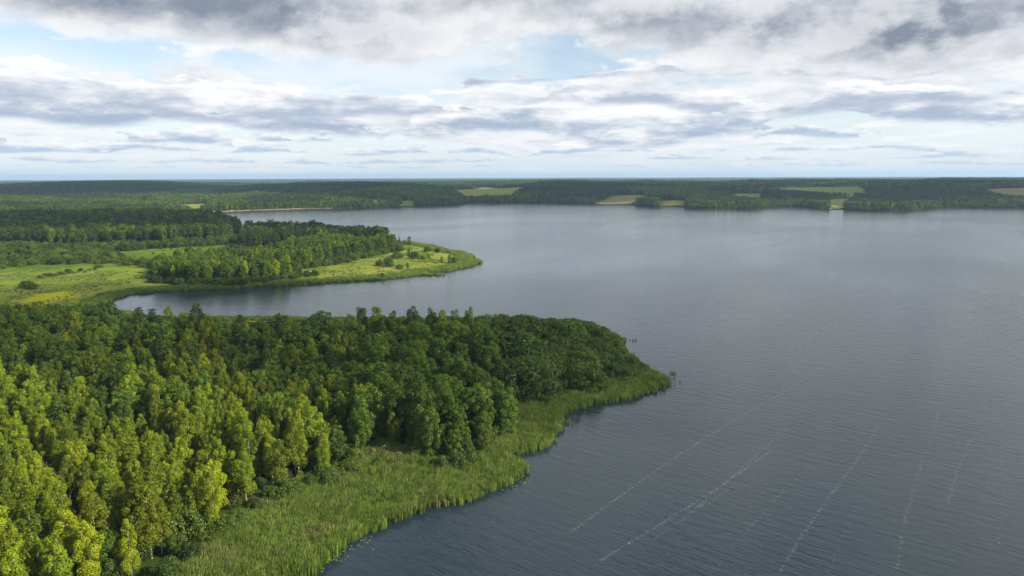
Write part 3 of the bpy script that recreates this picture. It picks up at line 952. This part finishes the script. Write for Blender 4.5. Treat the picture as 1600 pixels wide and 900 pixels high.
# bushes along the front of the wood
front = [(352, 842, 4.5, 'bush'), (372, 826, 3.6, 'bush'), (398, 806, 3.2, 'bush'), (425, 792, 4.0, 'bush'), (452, 784, 4.8, 'bush'), (486, 770, 3.6, 'bush'), (515, 764, 4.4, 'bush'), (548, 748, 4.0, 'scrub'),
         (300, 880, 4.2, 'bush'), (322, 862, 3.4, 'scrub'), (262, 908, 4.4, 'bush'), (560, 730, 3.0, 'scrub'), (582, 722, 2.4, 'dry_bush'), (604, 718, 2.6, 'dry_bush'), (590, 734, 2.0, 'scrub'), (626, 726, 2.2, 'dry_bush'),
         (640, 738, 2.6, 'scrub'), (664, 738, 3.0, 'scrub'), (650, 722, 3.2, 'dry_bush'), (612, 736, 2.2, 'scrub'), (690, 741, 4.5, 'bush'), (716, 738, 5.0, 'bush'), (742, 730, 4.5, 'bush')]
front_lab = {'bush': 'dense green bush between near wood and reeds', 'scrub': 'low light green shrub between wood and reeds', 'dry_bush': 'straw coloured shrub in the small clearing'}
fc = {}
for (px, py, h, k) in sorted(front, key=lambda q: -q[1]):
    fc[k] = fc.get(k, -1) + 1
    g0 = G(px, py)
    pr = NEAR[k][rng.integers(len(NEAR[k]))]
    one_tree({'bush': 'green_bush', 'scrub': 'low_shrub', 'dry_bush': 'flowering_shrub'}[k], pr, g0[0], g0[1], h, 0.9 + 0.3 * rng.random(), ORD[fc[k]] + ' ' + front_lab[k] + ', counted from the bottom', 'bushes before the near wood', 'bush')

# ------------------------------------------------------------------ reeds
def reed_clump(nb, rad_, hgt):
    V = []; Fq = []; T = []
    for i in range(nb):
        a = rng.random() * 6.28; r = rad_ * math.sqrt(rng.random())
        x, y = r * math.cos(a), r * math.sin(a)
        h = hgt * (0.7 + 0.45 * rng.random())
        la = rng.normal(0.6, 0.9); ln = h * abs(rng.normal(0.16, 0.12))
        w = 0.035 + 0.03 * rng.random()
        fa = rng.random() * 3.14
        ux, uy = math.cos(fa) * w, math.sin(fa) * w
        lx, ly = math.cos(la) * ln, math.sin(la) * ln
        b0 = len(V)
        V += [(x - ux, y - uy, -0.3), (x + ux, y + uy, -0.3), (x + ux + lx * 0.4, y + uy + ly * 0.4, h * 0.62), (x - ux + lx * 0.4, y - uy + ly * 0.4, h * 0.62),
              (x + lx + ux * 0.2, y + ly + uy * 0.2, h), (x + lx - ux * 0.2, y + ly - uy * 0.2, h)]
        Fq += [(b0, b0 + 1, b0 + 2, b0 + 3), (b0 + 3, b0 + 2, b0 + 4, b0 + 5)]
        t = float(np.clip(rng.normal(0.5, 0.25), 0, 1)); T += [t * 0.6, t]
    me = mesh('reed_clump', V, Fq, M['reed'], [('tint', 'FACE', T)])
    return bpy.data.objects.new('source_reed', me)


REEDS = [reed_clump(46, 0.75, 2.1) for _ in range(4)] + [reed_clump(7, 0.6, 1.7)]


def reed_bed(name, poly, step, smin, smax, label, sx=1.0, extra=None, thin=None):
    x, y = scatter(poly, step)
    S = shore(x, y)
    k = (S > smin + 3.2 * np.clip(fbm(x / 5, y / 5, 57, 3) - 0.38, 0, 1) * (step < 1.2)) & (S < smax)
    if thin is not None:
        k &= (S > 0) | (rng.random(len(S)) < thin)
    x, y, S = x[k], y[k], S[k]
    z = np.maximum(height(x, y, S), -0.25)
    if extra is not None:
        x = np.concatenate([x, extra[:, 0]]); y = np.concatenate([y, extra[:, 1]]); z = np.concatenate([z, np.full(len(extra), -0.1)])
    hs = 0.42 + 0.95 * fbm(x / 7, y / 7, 51, 3) + rng.normal(0, 0.09, len(x))
    ob = instancer(name, np.stack([x, y, z], 1), rng.normal(0, 0.6, len(x)), np.stack([hs * sx, hs * sx, hs], 1), np.where(np.arange(len(x)) >= len(x) - (0 if extra is None else len(extra)), 4, rng.integers(0, 4, len(x))), REEDS)
    return tag(ob, label, 'reeds', kind='stuff')


i1 = shore_px.index((802, 723)); i2 = shore_px.index((918, 509))
out1 = [(470, 915)] + [(x + 14, y + 6) for x, y in shore_px[:i1]] + [(822, 722)]
R1 = np.vstack([GP(out1 + [(800, 716), (780, 712), (700, 722), (640, 712), (600, 702), (566, 716), (545, 736), (500, 755), (400, 786), (340, 836), (270, 890), (200, 925), (150, 1000), (300, 1000)])])
# thin stems standing out in the water off the points
ex = []
for (px, py, n_, sp) in [(1052, 584, 10, 0.9), (1034, 600, 20, 3.2), (1016, 611, 22, 3.5), (972, 533, 26, 3), (1044, 592, 8, 2), (880, 640, 16, 2), (876, 662, 16, 2), (990, 532, 8, 1)]:
    g0 = G(px, py)
    ex.append(g0 + rng.normal(0, 1, (n_, 2)) * np.array([sp, sp * 0.5]))
ex = np.concatenate(ex)
reed_bed('reed_bed', R1, 0.75, -1.6, 60, 'bright green reed belt curving along the near shore', thin=0.5)
out2 = [(790, 722)] + [(x + 10, y + 4) for x, y in shore_px[i1 + 1:i2]] + [(930, 512)]
R2 = GP(out2 + [(905, 508), (880, 512), (918, 520), (950, 540), (970, 556), (984, 577), (970, 590), (920, 598), (862, 608), (812, 618), (796, 640), (800, 668), (776, 696), (740, 718), (770, 722)])
reed_bed('reed_bed', R2, 0.85, -1.8, 60, 'reed belt round the point of the near headland with stray stems in the water', extra=ex, thin=0.6)
strip = GP([(280, 520), (280, 485), (560, 490), (900, 496), (930, 512), (880, 520)])
reed_bed('reed_bed', strip, 1.3, -1.0, 9, 'thin reed line on the back shore of the near headland', sx=1.6)
pen = np.vstack([GP([(110, 500), (140, 460), (300, 440), (440, 436), (600, 420), (690, 400), (640, 384), (630, 376), (700, 380), (790, 405), (700, 440), (500, 455), (300, 470), (190, 500)])])
reed_bed('reed_bed', pen, 1.7, -2.0, 15, 'dull green reed rim round the farther headland and the bay head', sx=2.0)
g0 = G(669, 429.5)
islet = g0 + rng.normal(0, 1, (60, 2)) * np.array([5.5, 2.2])
ob = instancer('reed_islet', np.column_stack([islet, np.full(60, -0.1)]), rng.random(60) * 6, np.full((60, 3), 0.8) * np.array([2, 2, 1]), rng.integers(0, 4, 60), REEDS)
tag(ob, 'tiny reed islet just off the farther headland', 'reeds', kind='stuff')

# pads floating off the near reed edge
pv = []; pf = []; pt = []
for (px, py, n_, sx, sy) in [(535, 857, 90, 2.6, 0.5), (515, 872, 60, 1.6, 0.5), (497, 888, 50, 0.9, 0.9), (560, 843, 40, 1.6, 0.4), (815, 752, 60, 2.0, 1.5), (800, 764, 30, 2.4, 0.7)]:
    c = G(px, py)
    for i in range(n_):
        if rng.random() < 0.5:
            continue
        p_ = c + np.array([rng.normal(0, 1) * sx, 0]) + (rng.normal(0, 1) * sx * 0.55 * np.array([0, 1])) + rng.normal(0, sy * 0.4, 2)
        a = rng.random() * 6.28; r_ = 0.10 + 0.16 * rng.random()
        b0 = len(pv)
        for q in range(6):
            pv.append((p_[0] + r_ * math.cos(a + q * 1.047) * (1.3 if q % 3 else 0.9), p_[1] + r_ * math.sin(a + q * 1.047), 0.02 + 0.03 * rng.random()))
        pf.append(tuple(range(b0, b0 + 6))); pt.append(rng.random())
ob = link('water_plants', mesh('water_plants', pv, pf, M['floating'], [('tint', 'FACE', pt)]))
tag(ob, 'pale floating leaves scattered off the near reed edge', 'water plants', kind='stuff')

# ------------------------------------------------------------------ farther headland: woods, scrub, single trees
def wood_stuff(name, polys, label, spec, cat='woodland', smin=4):
    """spec: list of (polygon, step, [(kind, weight)], mean height, spread)"""
    XS = []; KS = []; HS = []
    for poly, step, mixk, hm, hsd in spec:
        x, y = scatter(poly, step)
        k = rng.choice([q[0] for q in mixk], len(x), p=[q[1] for q in mixk])
        hh = hm + hsd * 2.2 * (fbm(x / 45, y / 45, 61, 3) - 0.5) * 2 + rng.normal(0, hsd * 0.5, len(x))
        XS.append(np.stack([x, y], 1)); KS.append(k); HS.append(hh)
    XY = np.concatenate(XS); K = np.concatenate(KS); Hq = np.maximum(np.concatenate(HS), 1.5)
    S = shore(XY[:, 0], XY[:, 1])
    g = S > smin
    XY, K, Hq, S = XY[g], K[g], Hq[g], S[g]
    z = height(XY[:, 0], XY[:, 1], S)
    ks = sorted(set(K)); b = {}; src = []
    for q in ks:
        b[q] = len(src); src += [t['src'] for t in NEAR[q]]
    kid = np.array([b[q] + rng.integers(len(NEAR[q])) for q in K])
    s = Hq / np.array([SPEC[q][0] for q in K]); w = 0.95 + 0.4 * rng.random(len(K))
    ob = instancer(name, np.column_stack([XY, z]), rng.random(len(K)) * 6.28, np.stack([s * w, s * w, s], 1), kid, src)
    return tag(ob, label, cat, kind='stuff')


P1 = GP([(-300, 384), (0, 388), (120, 390), (250, 384), (340, 379), (378, 374), (375, 362), (348, 350), (318, 344), (150, 338), (-300, 336)])
P2 = GP([(375, 394), (420, 390), (470, 385), (560, 384), (600, 386), (608, 379), (590, 374), (520, 370), (440, 367), (385, 366)])
A1 = GP([(238, 441), (300, 447), (380, 445), (440, 440), (468, 432), (445, 418), (380, 410), (300, 416), (256, 428)])
A2 = GP([(425, 420), (470, 423), (515, 412), (560, 403), (600, 397), (618, 388), (560, 386), (500, 388), (450, 396), (405, 406)])
E1 = GP([(-260, 398), (0, 398), (120, 399), (250, 392), (340, 386), (380, 382), (380, 376), (340, 380), (250, 386), (120, 391), (0, 390), (-260, 388)])
wood_stuff('pine_woodland', None, 'dark pine wood behind the marsh on the farther headland', [(P1, 6.2, [('pine', 0.62), ('alder', 0.38)], 17.5, 3.0), (E1, 7, [('bush', 0.8), ('alder', 0.2)], 7.5, 2.0)])
wood_stuff('pine_woodland', None, 'dark pines along the back of the farther headland', [(P2, 5.8, [('pine', 0.85), ('alder', 0.15)], 17.0, 2.6)])
wood_stuff('alder_woodland', None, 'lit leafy grove on the bay side of the farther headland', [(A1, 5.0, [('alder', 0.7), ('aspen', 0.3)], 14.5, 3.0), (GP([(236, 445), (300, 450), (380, 448), (470, 438), (470, 430), (380, 442), (300, 444)]), 5.0, [('bush', 1.0)], 5.5, 1.0),
                                                                                                (A2, 5.2, [('alder', 0.75), ('aspen', 0.25)], 13.0, 2.6), (GP([(440, 430), (520, 418), (560, 410), (625, 396), (620, 390), (560, 402), (515, 411), (470, 422)]), 6.0, [('bush', 0.7), ('scrub', 0.3)], 4.5, 1.0)])
SCR = GP([(-260, 428), (0, 424), (60, 418), (130, 415), (200, 418), (250, 426), (262, 418), (215, 406), (150, 396), (100, 395), (-260, 396)])
SCR2 = GP([(215, 414), (300, 414), (385, 408), (400, 396), (372, 382), (250, 392)])
wood_stuff('willow_scrub', None, 'rolling green willow scrub between the pine wood and the meadow', [(SCR, 11.0, [('bush', 0.6), ('scrub', 0.4)], 5.2, 2.0), (SCR, 9.0, [('scrub', 1.0)], 2.6, 1.0), (SCR2, 17, [('scrub', 1.0)], 1.8, 0.6)], cat='scrub')

singles = [(624, 380, 363, 'spruce', 0.8, 'pointed dark spruce at the end of the pines'), (640, 383, 368, 'alder', 0.9, 'round dark tree beside the pointed spruce'),
           (668, 394, 384, 'bush', 1.0, 'dark bush at the lake side behind the meadow'), (684, 394, 387, 'bush', 1.2, 'low wide bush beside the dark lakeside bush'),
           (621, 405, 393, 'bush', 1.3, 'wide dark bush in the middle of the headland meadow'), (639, 405, 389.5, 'alder', 0.8, 'taller dark tree right beside the wide meadow bush'), (648, 405, 393, 'bush', 0.9, 'bush tucked behind the taller meadow tree'),
           (660, 406, 399, 'bush', 0.8, 'small bush between two meadow thickets'), (670, 406.5, 396.5, 'alder', 0.9, 'conical dark tree alone in the headland meadow'),
           (690, 411, 400, 'alder', 0.8, 'oval tree paired with a wider one near the tip'), (703, 411, 396.5, 'alder', 1.1, 'wide dark tree nearest the tip of the headland'), (710, 410, 399, 'bush', 0.8, 'bush leaning on the tree nearest the tip'),
           (607, 417.5, 402.5, 'bush', 1.0, 'tall dark bush on the bay side of the meadow'), (593, 416, 406, 'bush', 1.1, 'lower bush left of the tall dark one on the bay side'),
           (624, 420, 412, 'scrub', 1.1, 'light brownish shrub between two dark meadow bushes'), (637, 421, 408, 'alder', 0.8, 'dark round tree on the bay side of the brownish shrub'),
           (598, 432, 423.5, 'bush', 0.8, 'small dark bush by the reed rim'), (577, 432.5, 427, 'bush', 0.7, 'tiny bush by the reed rim left of the small dark one'),
           (545, 411, 405, 'bush', 1.6, 'flat wide bush near the grove edge'), (521, 432, 416.5, 'spruce', 0.45, 'first of two dark columnar junipers in the meadow'), (537.5, 432, 417.5, 'spruce', 0.4, 'second of two dark columnar junipers in the meadow'),
           (492, 431, 421, 'bush', 1.0, 'rounded bush just beside the columnar junipers'), (480, 432, 422, 'bush', 1.1, 'wide bush at the grove foot by the meadow'), (505, 408, 401, 'bush', 1.3, 'bush at the grove edge above the meadow'),
           (43, 451, 439, 'bush', 1.7, 'broad dark thicket alone in the marsh meadow'), (52, 453, 444, 'scrub', 1.4, 'low skirt of the thicket in the marsh meadow'), (105, 427.5, 419.5, 'bush', 0.9, 'single upright bush in the marsh hedge line'),
           (150, 449.5, 447, 'scrub', 0.9, 'tiny dark bush dotting the pale meadow'), (202, 443.5, 440.5, 'scrub', 0.8, 'tiny bush on the pale meadow near the grove')]
for (px, yb, yt, k, wd, lab) in singles:
    g0 = G(px, yb, 1.5)
    e_ = 275 - (px - 800) * 0.0035
    zt = EYE - (EYE - 1.5) * (yt - e_) / (yb - e_)
    pr = NEAR[k][rng.integers(len(NEAR[k]))]
    one_tree({'spruce': 'conifer', 'alder': 'meadow_tree', 'bush': 'meadow_bush', 'scrub': 'meadow_shrub'}[k], pr, g0[0], g0[1], max(1.2, zt - 1.5), wd, lab, None, 'bush' if k in ('bush', 'scrub') else 'tree')
hx_ = np.linspace(60, 158, 18)
HORD = ['first', 'second', 'third', 'fourth', 'fifth', 'sixth', 'seventh', 'eighth', 'ninth', 'tenth', 'eleventh', 'twelfth', 'thirteenth', 'fourteenth', 'fifteenth', 'sixteenth', 'seventeenth', 'eighteenth']
for i, px in enumerate(hx_):
    g0 = G(px + rng.normal(0, 2), 436.5 - (px - 60) * 0.16 + rng.normal(0, 1.2), 1.2)
    k = 'scrub' if i % 3 else 'bush'
    one_tree('hedge_bush', NEAR[k][i % 3], g0[0], g0[1], 1.6 + 1.6 * rng.random(), 1.4, HORD[i] + ' low dark bush from the left in the ragged line across the marsh', 'bushes in the marsh hedge line', 'bush')

gx_, gy_ = [np.concatenate(q) for q in zip(scatter(MW['left'], 2.6), scatter(MW['tip'], 2.2))]
Sg = shore(gx_, gy_)
kg = (Sg > 6) & (fbm(gx_ / 16, gy_ / 16, 111, 4) + rng.normal(0, 0.05, len(gx_)) > 0.53)
gx_, gy_, Sg = gx_[kg], gy_[kg], Sg[kg]
sg = 0.25 + 0.30 * rng.random(len(gx_))
mg = instancer('meadow_grass', np.column_stack([gx_, gy_, height(gx_, gy_, Sg)]), rng.random(len(gx_)) * 6.28, np.stack([sg * 2.4, sg * 2.4, sg * 0.8], 1), rng.integers(0, 4, len(gx_)), REEDS)
tag(mg, 'rough grass tussocks mottling the two meadows beyond the bay', 'grass', kind='stuff')

# ------------------------------------------------------------------ far forest
def far_forest(name, r0, r1, step, hm, label, half=43.0, grow=1.0):
    x, y = scatter(np.array([(-r1, r0 * 0.7), (r1, r0 * 0.7), (r1, r1), (-r1, r1)]), step)
    rr = np.hypot(x, y); an = np.degrees(np.arctan2(x, y))
    k = (rr > r0) & (rr <= r1) & (np.abs(an) < half)
    x, y = x[k], y[k]
    for w in FW:
        rr = np.hypot(x, y)
        k = ~(inside(w, x, y) | inside(w, x * (1 + 50 / rr), y * (1 + 50 / rr)) | inside(w, x * (1 + 100 / rr), y * (1 + 100 / rr)))
        x, y = x[k], y[k]
    # leave the traced near headlands and meadows alone
    k = ~((y < 1400) & (inside(P1, x, y) | inside(MW['scrubland'], x, y)))
    x, y = x[k], y[k]
    S = shore(x, y)
    k = S > 7
    x, y, S = x[k], y[k], S[k]
    z = height(x, y, S)
    zone = fbm(x / 300, y / 300, 71, 3) + rng.normal(0, 0.05, len(x))
    leafy = (zone > 0.53) | (S < 40)
    names = np.where(leafy, np.where(rng.random(len(x)) < 0.93, 'alder', 'aspen'), 'pine')
    src = []; b = {}
    for q in ('alder', 'pine', 'aspen'):
        b[q] = len(src); src += [t['src'] for t in FARP[q]]
    kid = np.array([b[q] for q in names]) + np.array([rng.integers(len(FARP[q])) for q in names])
    hh = hm + 3.5 * (fbm(x / 80, y / 80, 81, 3) - 0.5) * 2 + 9 * (np.floor(fbm(x / 210, y / 210, 85, 2) * 9) / 9 - 0.5) + rng.normal(0, 1.2, len(x)) - 8 * (S < 18)
    hh = np.maximum(hh, 6)
    s = hh / np.array([SPEC[q][0] for q in names]); w = (1.0 + 0.35 * rng.random(len(x))) * grow * np.where(S < 18, 1.7, 1.0)
    ob = instancer(name, np.column_stack([x, y, z]), rng.random(len(x)) * 6.28, np.stack([s * w, s * w, s], 1), kid, src)
    return tag(ob, label, 'forest', kind='stuff')


far_forest('far_forest', 1150, 2500, 8.5, 18, 'mixed forest along the far shore of the lake')
far_forest('far_forest', 2500, 4600, 13, 18, 'dark rolling forest on the hills behind the far shore', grow=1.35)
far_forest('far_forest', 4600, 14000, 33, 19, 'blue dark forest running to the horizon', grow=2.9)

# ------------------------------------------------------------------ foam lines on the water
wd_ = np.array([math.sin(WIND), math.cos(WIND)])
for (a, b, nfl, lab) in [((880, 835), (1275, 576), 560, 'longest thin white foam line running up the lake from the near shore'), ((938, 876), (1200, 704), 300, 'second white foam line, just below the longest one'),
                         ((1222, 905), (1366, 664), 280, 'steep white foam line in the middle of the open water'), ((1405, 905), (1470, 600), 230, 'faint upright foam line right of the steep one'),
                         ((1484, 790), (1526, 680), 110, 'short bright foam dashes near the edge of the water'), ((1060, 808), (1236, 670), 130, 'faint broken foam line between the second and the steep line'),
                         ((1030, 846), (1150, 758), 60, 'short faint foam line below the second line'), ((1550, 850), (1588, 540), 110, 'faintest upright foam line along the outer edge'), ((1510, 620), (1538, 500), 80, 'distant faint foam dashes on the open lake'),
                         ((1290, 905), (1420, 640), 70, 'hardly visible foam line just right of the steep one'), ((1110, 905), (1300, 690), 70, 'hardly visible foam line left of the steep one')]:
    A = G(*a); B = G(*b)
    L = np.hypot(*(B - A)); dv = (B - A) / L; nv = np.array([-dv[1], dv[0]])
    V = []; Fq = []
    ph = rng.random(3) * 6.28
    for i in range(int(nfl * 2.2)):
        t = rng.random()
        dens_ = 0.5 + 0.5 * math.sin(t * L / 7 + ph[0]) * math.sin(t * L / 2.7 + ph[1])
        if rng.random() > 0.5 + 0.5 * dens_:
            continue
        c = A + dv * t * L + nv * (1.2 * math.sin(t * L / 30 + ph[2]) + rng.normal(0, 0.22))
        l_ = 0.05 + 0.20 * rng.random() ** 2; w_ = 0.010 + 0.016 * rng.random()
        an = rng.normal(0, 0.5)
        d2 = np.array([dv[0] * math.cos(an) - dv[1] * math.sin(an), dv[0] * math.sin(an) + dv[1] * math.cos(an)]); n2 = np.array([-d2[1], d2[0]])
        b0 = len(V)
        for (su, sv) in ((-1, -0.4), (-0.3, -1), (0.7, -0.7), (1, 0.3), (0.2, 1), (-0.8, 0.7)):
            q = c + d2 * su * l_ + n2 * sv * w_
            V.append((q[0], q[1], 0.012 + 0.01 * rng.random()))
        Fq.append(tuple(range(b0, b0 + 6)))
    ob = link('foam_streak', mesh('foam_streak', V, Fq, M['foam']))
    tag(ob, lab, 'foam streak', 'foam lines on the lake')

# ------------------------------------------------------------------ unseen cloud banks added above the picture, shaped to shade parts of the land
CB = 1000.0
shx, shy = SUNV[0] / SUNV[2] * CB, SUNV[1] / SUNV[2] * CB


def shade_cloud_bank(name, regions, gaps, label, cell=26.0, seed=0, mat='cloud'):
    R_ = np.array([(c[0], c[1], a, b_) for (c, a, b_) in regions])
    lo = (R_[:, :2] - R_[:, 2:] * 1.5).min(0); hi = (R_[:, :2] + R_[:, 2:] * 1.5).max(0)
    gx = np.arange(lo[0], hi[0], cell); gy = np.arange(lo[1], hi[1], cell)
    A, B = np.meshgrid(gx, gy, indexing='ij')
    d = -1.0
    for (cx, cy, a, b_) in R_:
        d = np.maximum(d, 1.0 - np.hypot((A - cx) / a, (B - cy) / b_))
    for (c, a, b_) in gaps:
        d = np.minimum(d, np.hypot((A - c[0]) / a, (B - c[1]) / b_) - 1.0)
    d = d + 0.75 * (fbm(A / 190, B / 190, 91 + seed, 5) - 0.5)
    top = CB + 30 + 220 * np.sqrt(np.clip(d, 0, 1)) * (0.7 + 0.6 * fbm(A / 120, B / 120, 95, 4))
    bot = CB - 25 * np.sqrt(np.clip(d, 0, 1)) * fbm(A / 80, B / 80, 97, 3)
    edge = np.clip(d, 0, 0.08) / 0.08
    top = CB + (top - CB) * edge
    kq = (d[:-1, :-1] > 0) & (d[1:, 1:] > 0) & (d[1:, :-1] > 0) & (d[:-1, 1:] > 0)
    nx, ny = A.shape
    idx = np.arange(nx * ny).reshape(nx, ny)
    q = np.stack([idx[:-1, :-1], idx[1:, :-1], idx[1:, 1:], idx[:-1, 1:]], -1)[kq]
    q2 = q[:, ::-1] + nx * ny
    V = np.concatenate([np.stack([A + shx, B + shy, top], -1).reshape(-1, 3), np.stack([A + shx, B + shy, bot - 2], -1).reshape(-1, 3)])
    q = np.concatenate([q, q2])
    used = np.unique(q); remap = np.zeros(len(V), int); remap[used] = np.arange(len(used))
    ob = link(name, mesh(name, V[used], remap[q], M[mat], smooth=True))
    return tag(ob, label, 'cloud', 'unseen shading clouds above the landscape', kind='stuff')


def cloud_material(name, clear):
    m, n, o = material(name)
    d_ = n.new('ShaderNodeBsdfDiffuse'); d_.inputs[0].default_value = c4(0.9, 0.9, 0.92)
    t_ = n.new('ShaderNodeBsdfTranslucent'); t_.inputs[0].default_value = c4(0.9, 0.9, 0.92)
    mx = n.new('ShaderNodeMixShader'); mx.inputs[0].default_value = 0.45
    n.l.new(d_.outputs[0], mx.inputs[1]); n.l.new(t_.outputs[0], mx.inputs[2])
    tp = n.new('ShaderNodeBsdfTransparent')
    m2 = n.new('ShaderNodeMixShader'); m2.inputs[0].default_value = clear
    n.l.new(mx.outputs[0], m2.inputs[1]); n.l.new(tp.outputs[0], m2.inputs[2]); n.l.new(m2.outputs[0], o.inputs[0])
    return m


M['thin_cloud'] = cloud_material('thin cloud', 0.66)
M['cloud'] = cloud_material('cloud', 0.42)
shade_cloud_bank('cloud', [(G(800, 530), 180, 120), ((170, 340), 260, 160)], [], 'unseen thin cloud added to shade the near headland point', cell=10, seed=1, mat='thin_cloud')
shade_cloud_bank('cloud', [(G(90, 360), 420, 230), (G(470, 370), 230, 60)], [], 'unseen cloud added to shade the pine wood', cell=16, seed=2)
shade_cloud_bank('cloud', [((-100, 2500), 800, 700), ((900, 2600), 900, 900), ((1900, 2500), 800, 800), ((-1300, 2900), 900, 560), ((400, 3300), 1300, 600)], [((-1080, 2050), 420, 420), (G(770, 300), 420, 300), (G(1290, 303), 420, 300)], 'unseen broad cloud bank added to shade the far shore', cell=30, seed=3)

# ------------------------------------------------------------------ haze
HAZE = 6.0e-5
hv = []
for sx in (-1, 1):
    for sy in (-1, 1):
        for z in (-5.0, 150.0):
            hv.append((sx * 25500, sy * 25500, z))
hf = [(0, 1, 3, 2), (4, 6, 7, 5), (0, 4, 5, 1), (2, 3, 7, 6), (0, 2, 6, 4), (1, 5, 7, 3)]
m, n, o = material('haze air')
pv_ = n.new('ShaderNodeVolumePrincipled')
pv_.inputs['Color'].default_value = c4(0.40, 0.60, 0.84)
pv_.inputs['Density'].default_value = HAZE
pv_.inputs['Anisotropy'].default_value = 0.1
n.l.new(pv_.outputs[0], o.inputs['Volume'])
hz = link('haze', mesh('haze', hv, hf, m))
tag(hz, 'thin blue summer haze over the whole landscape', 'haze', kind='stuff')
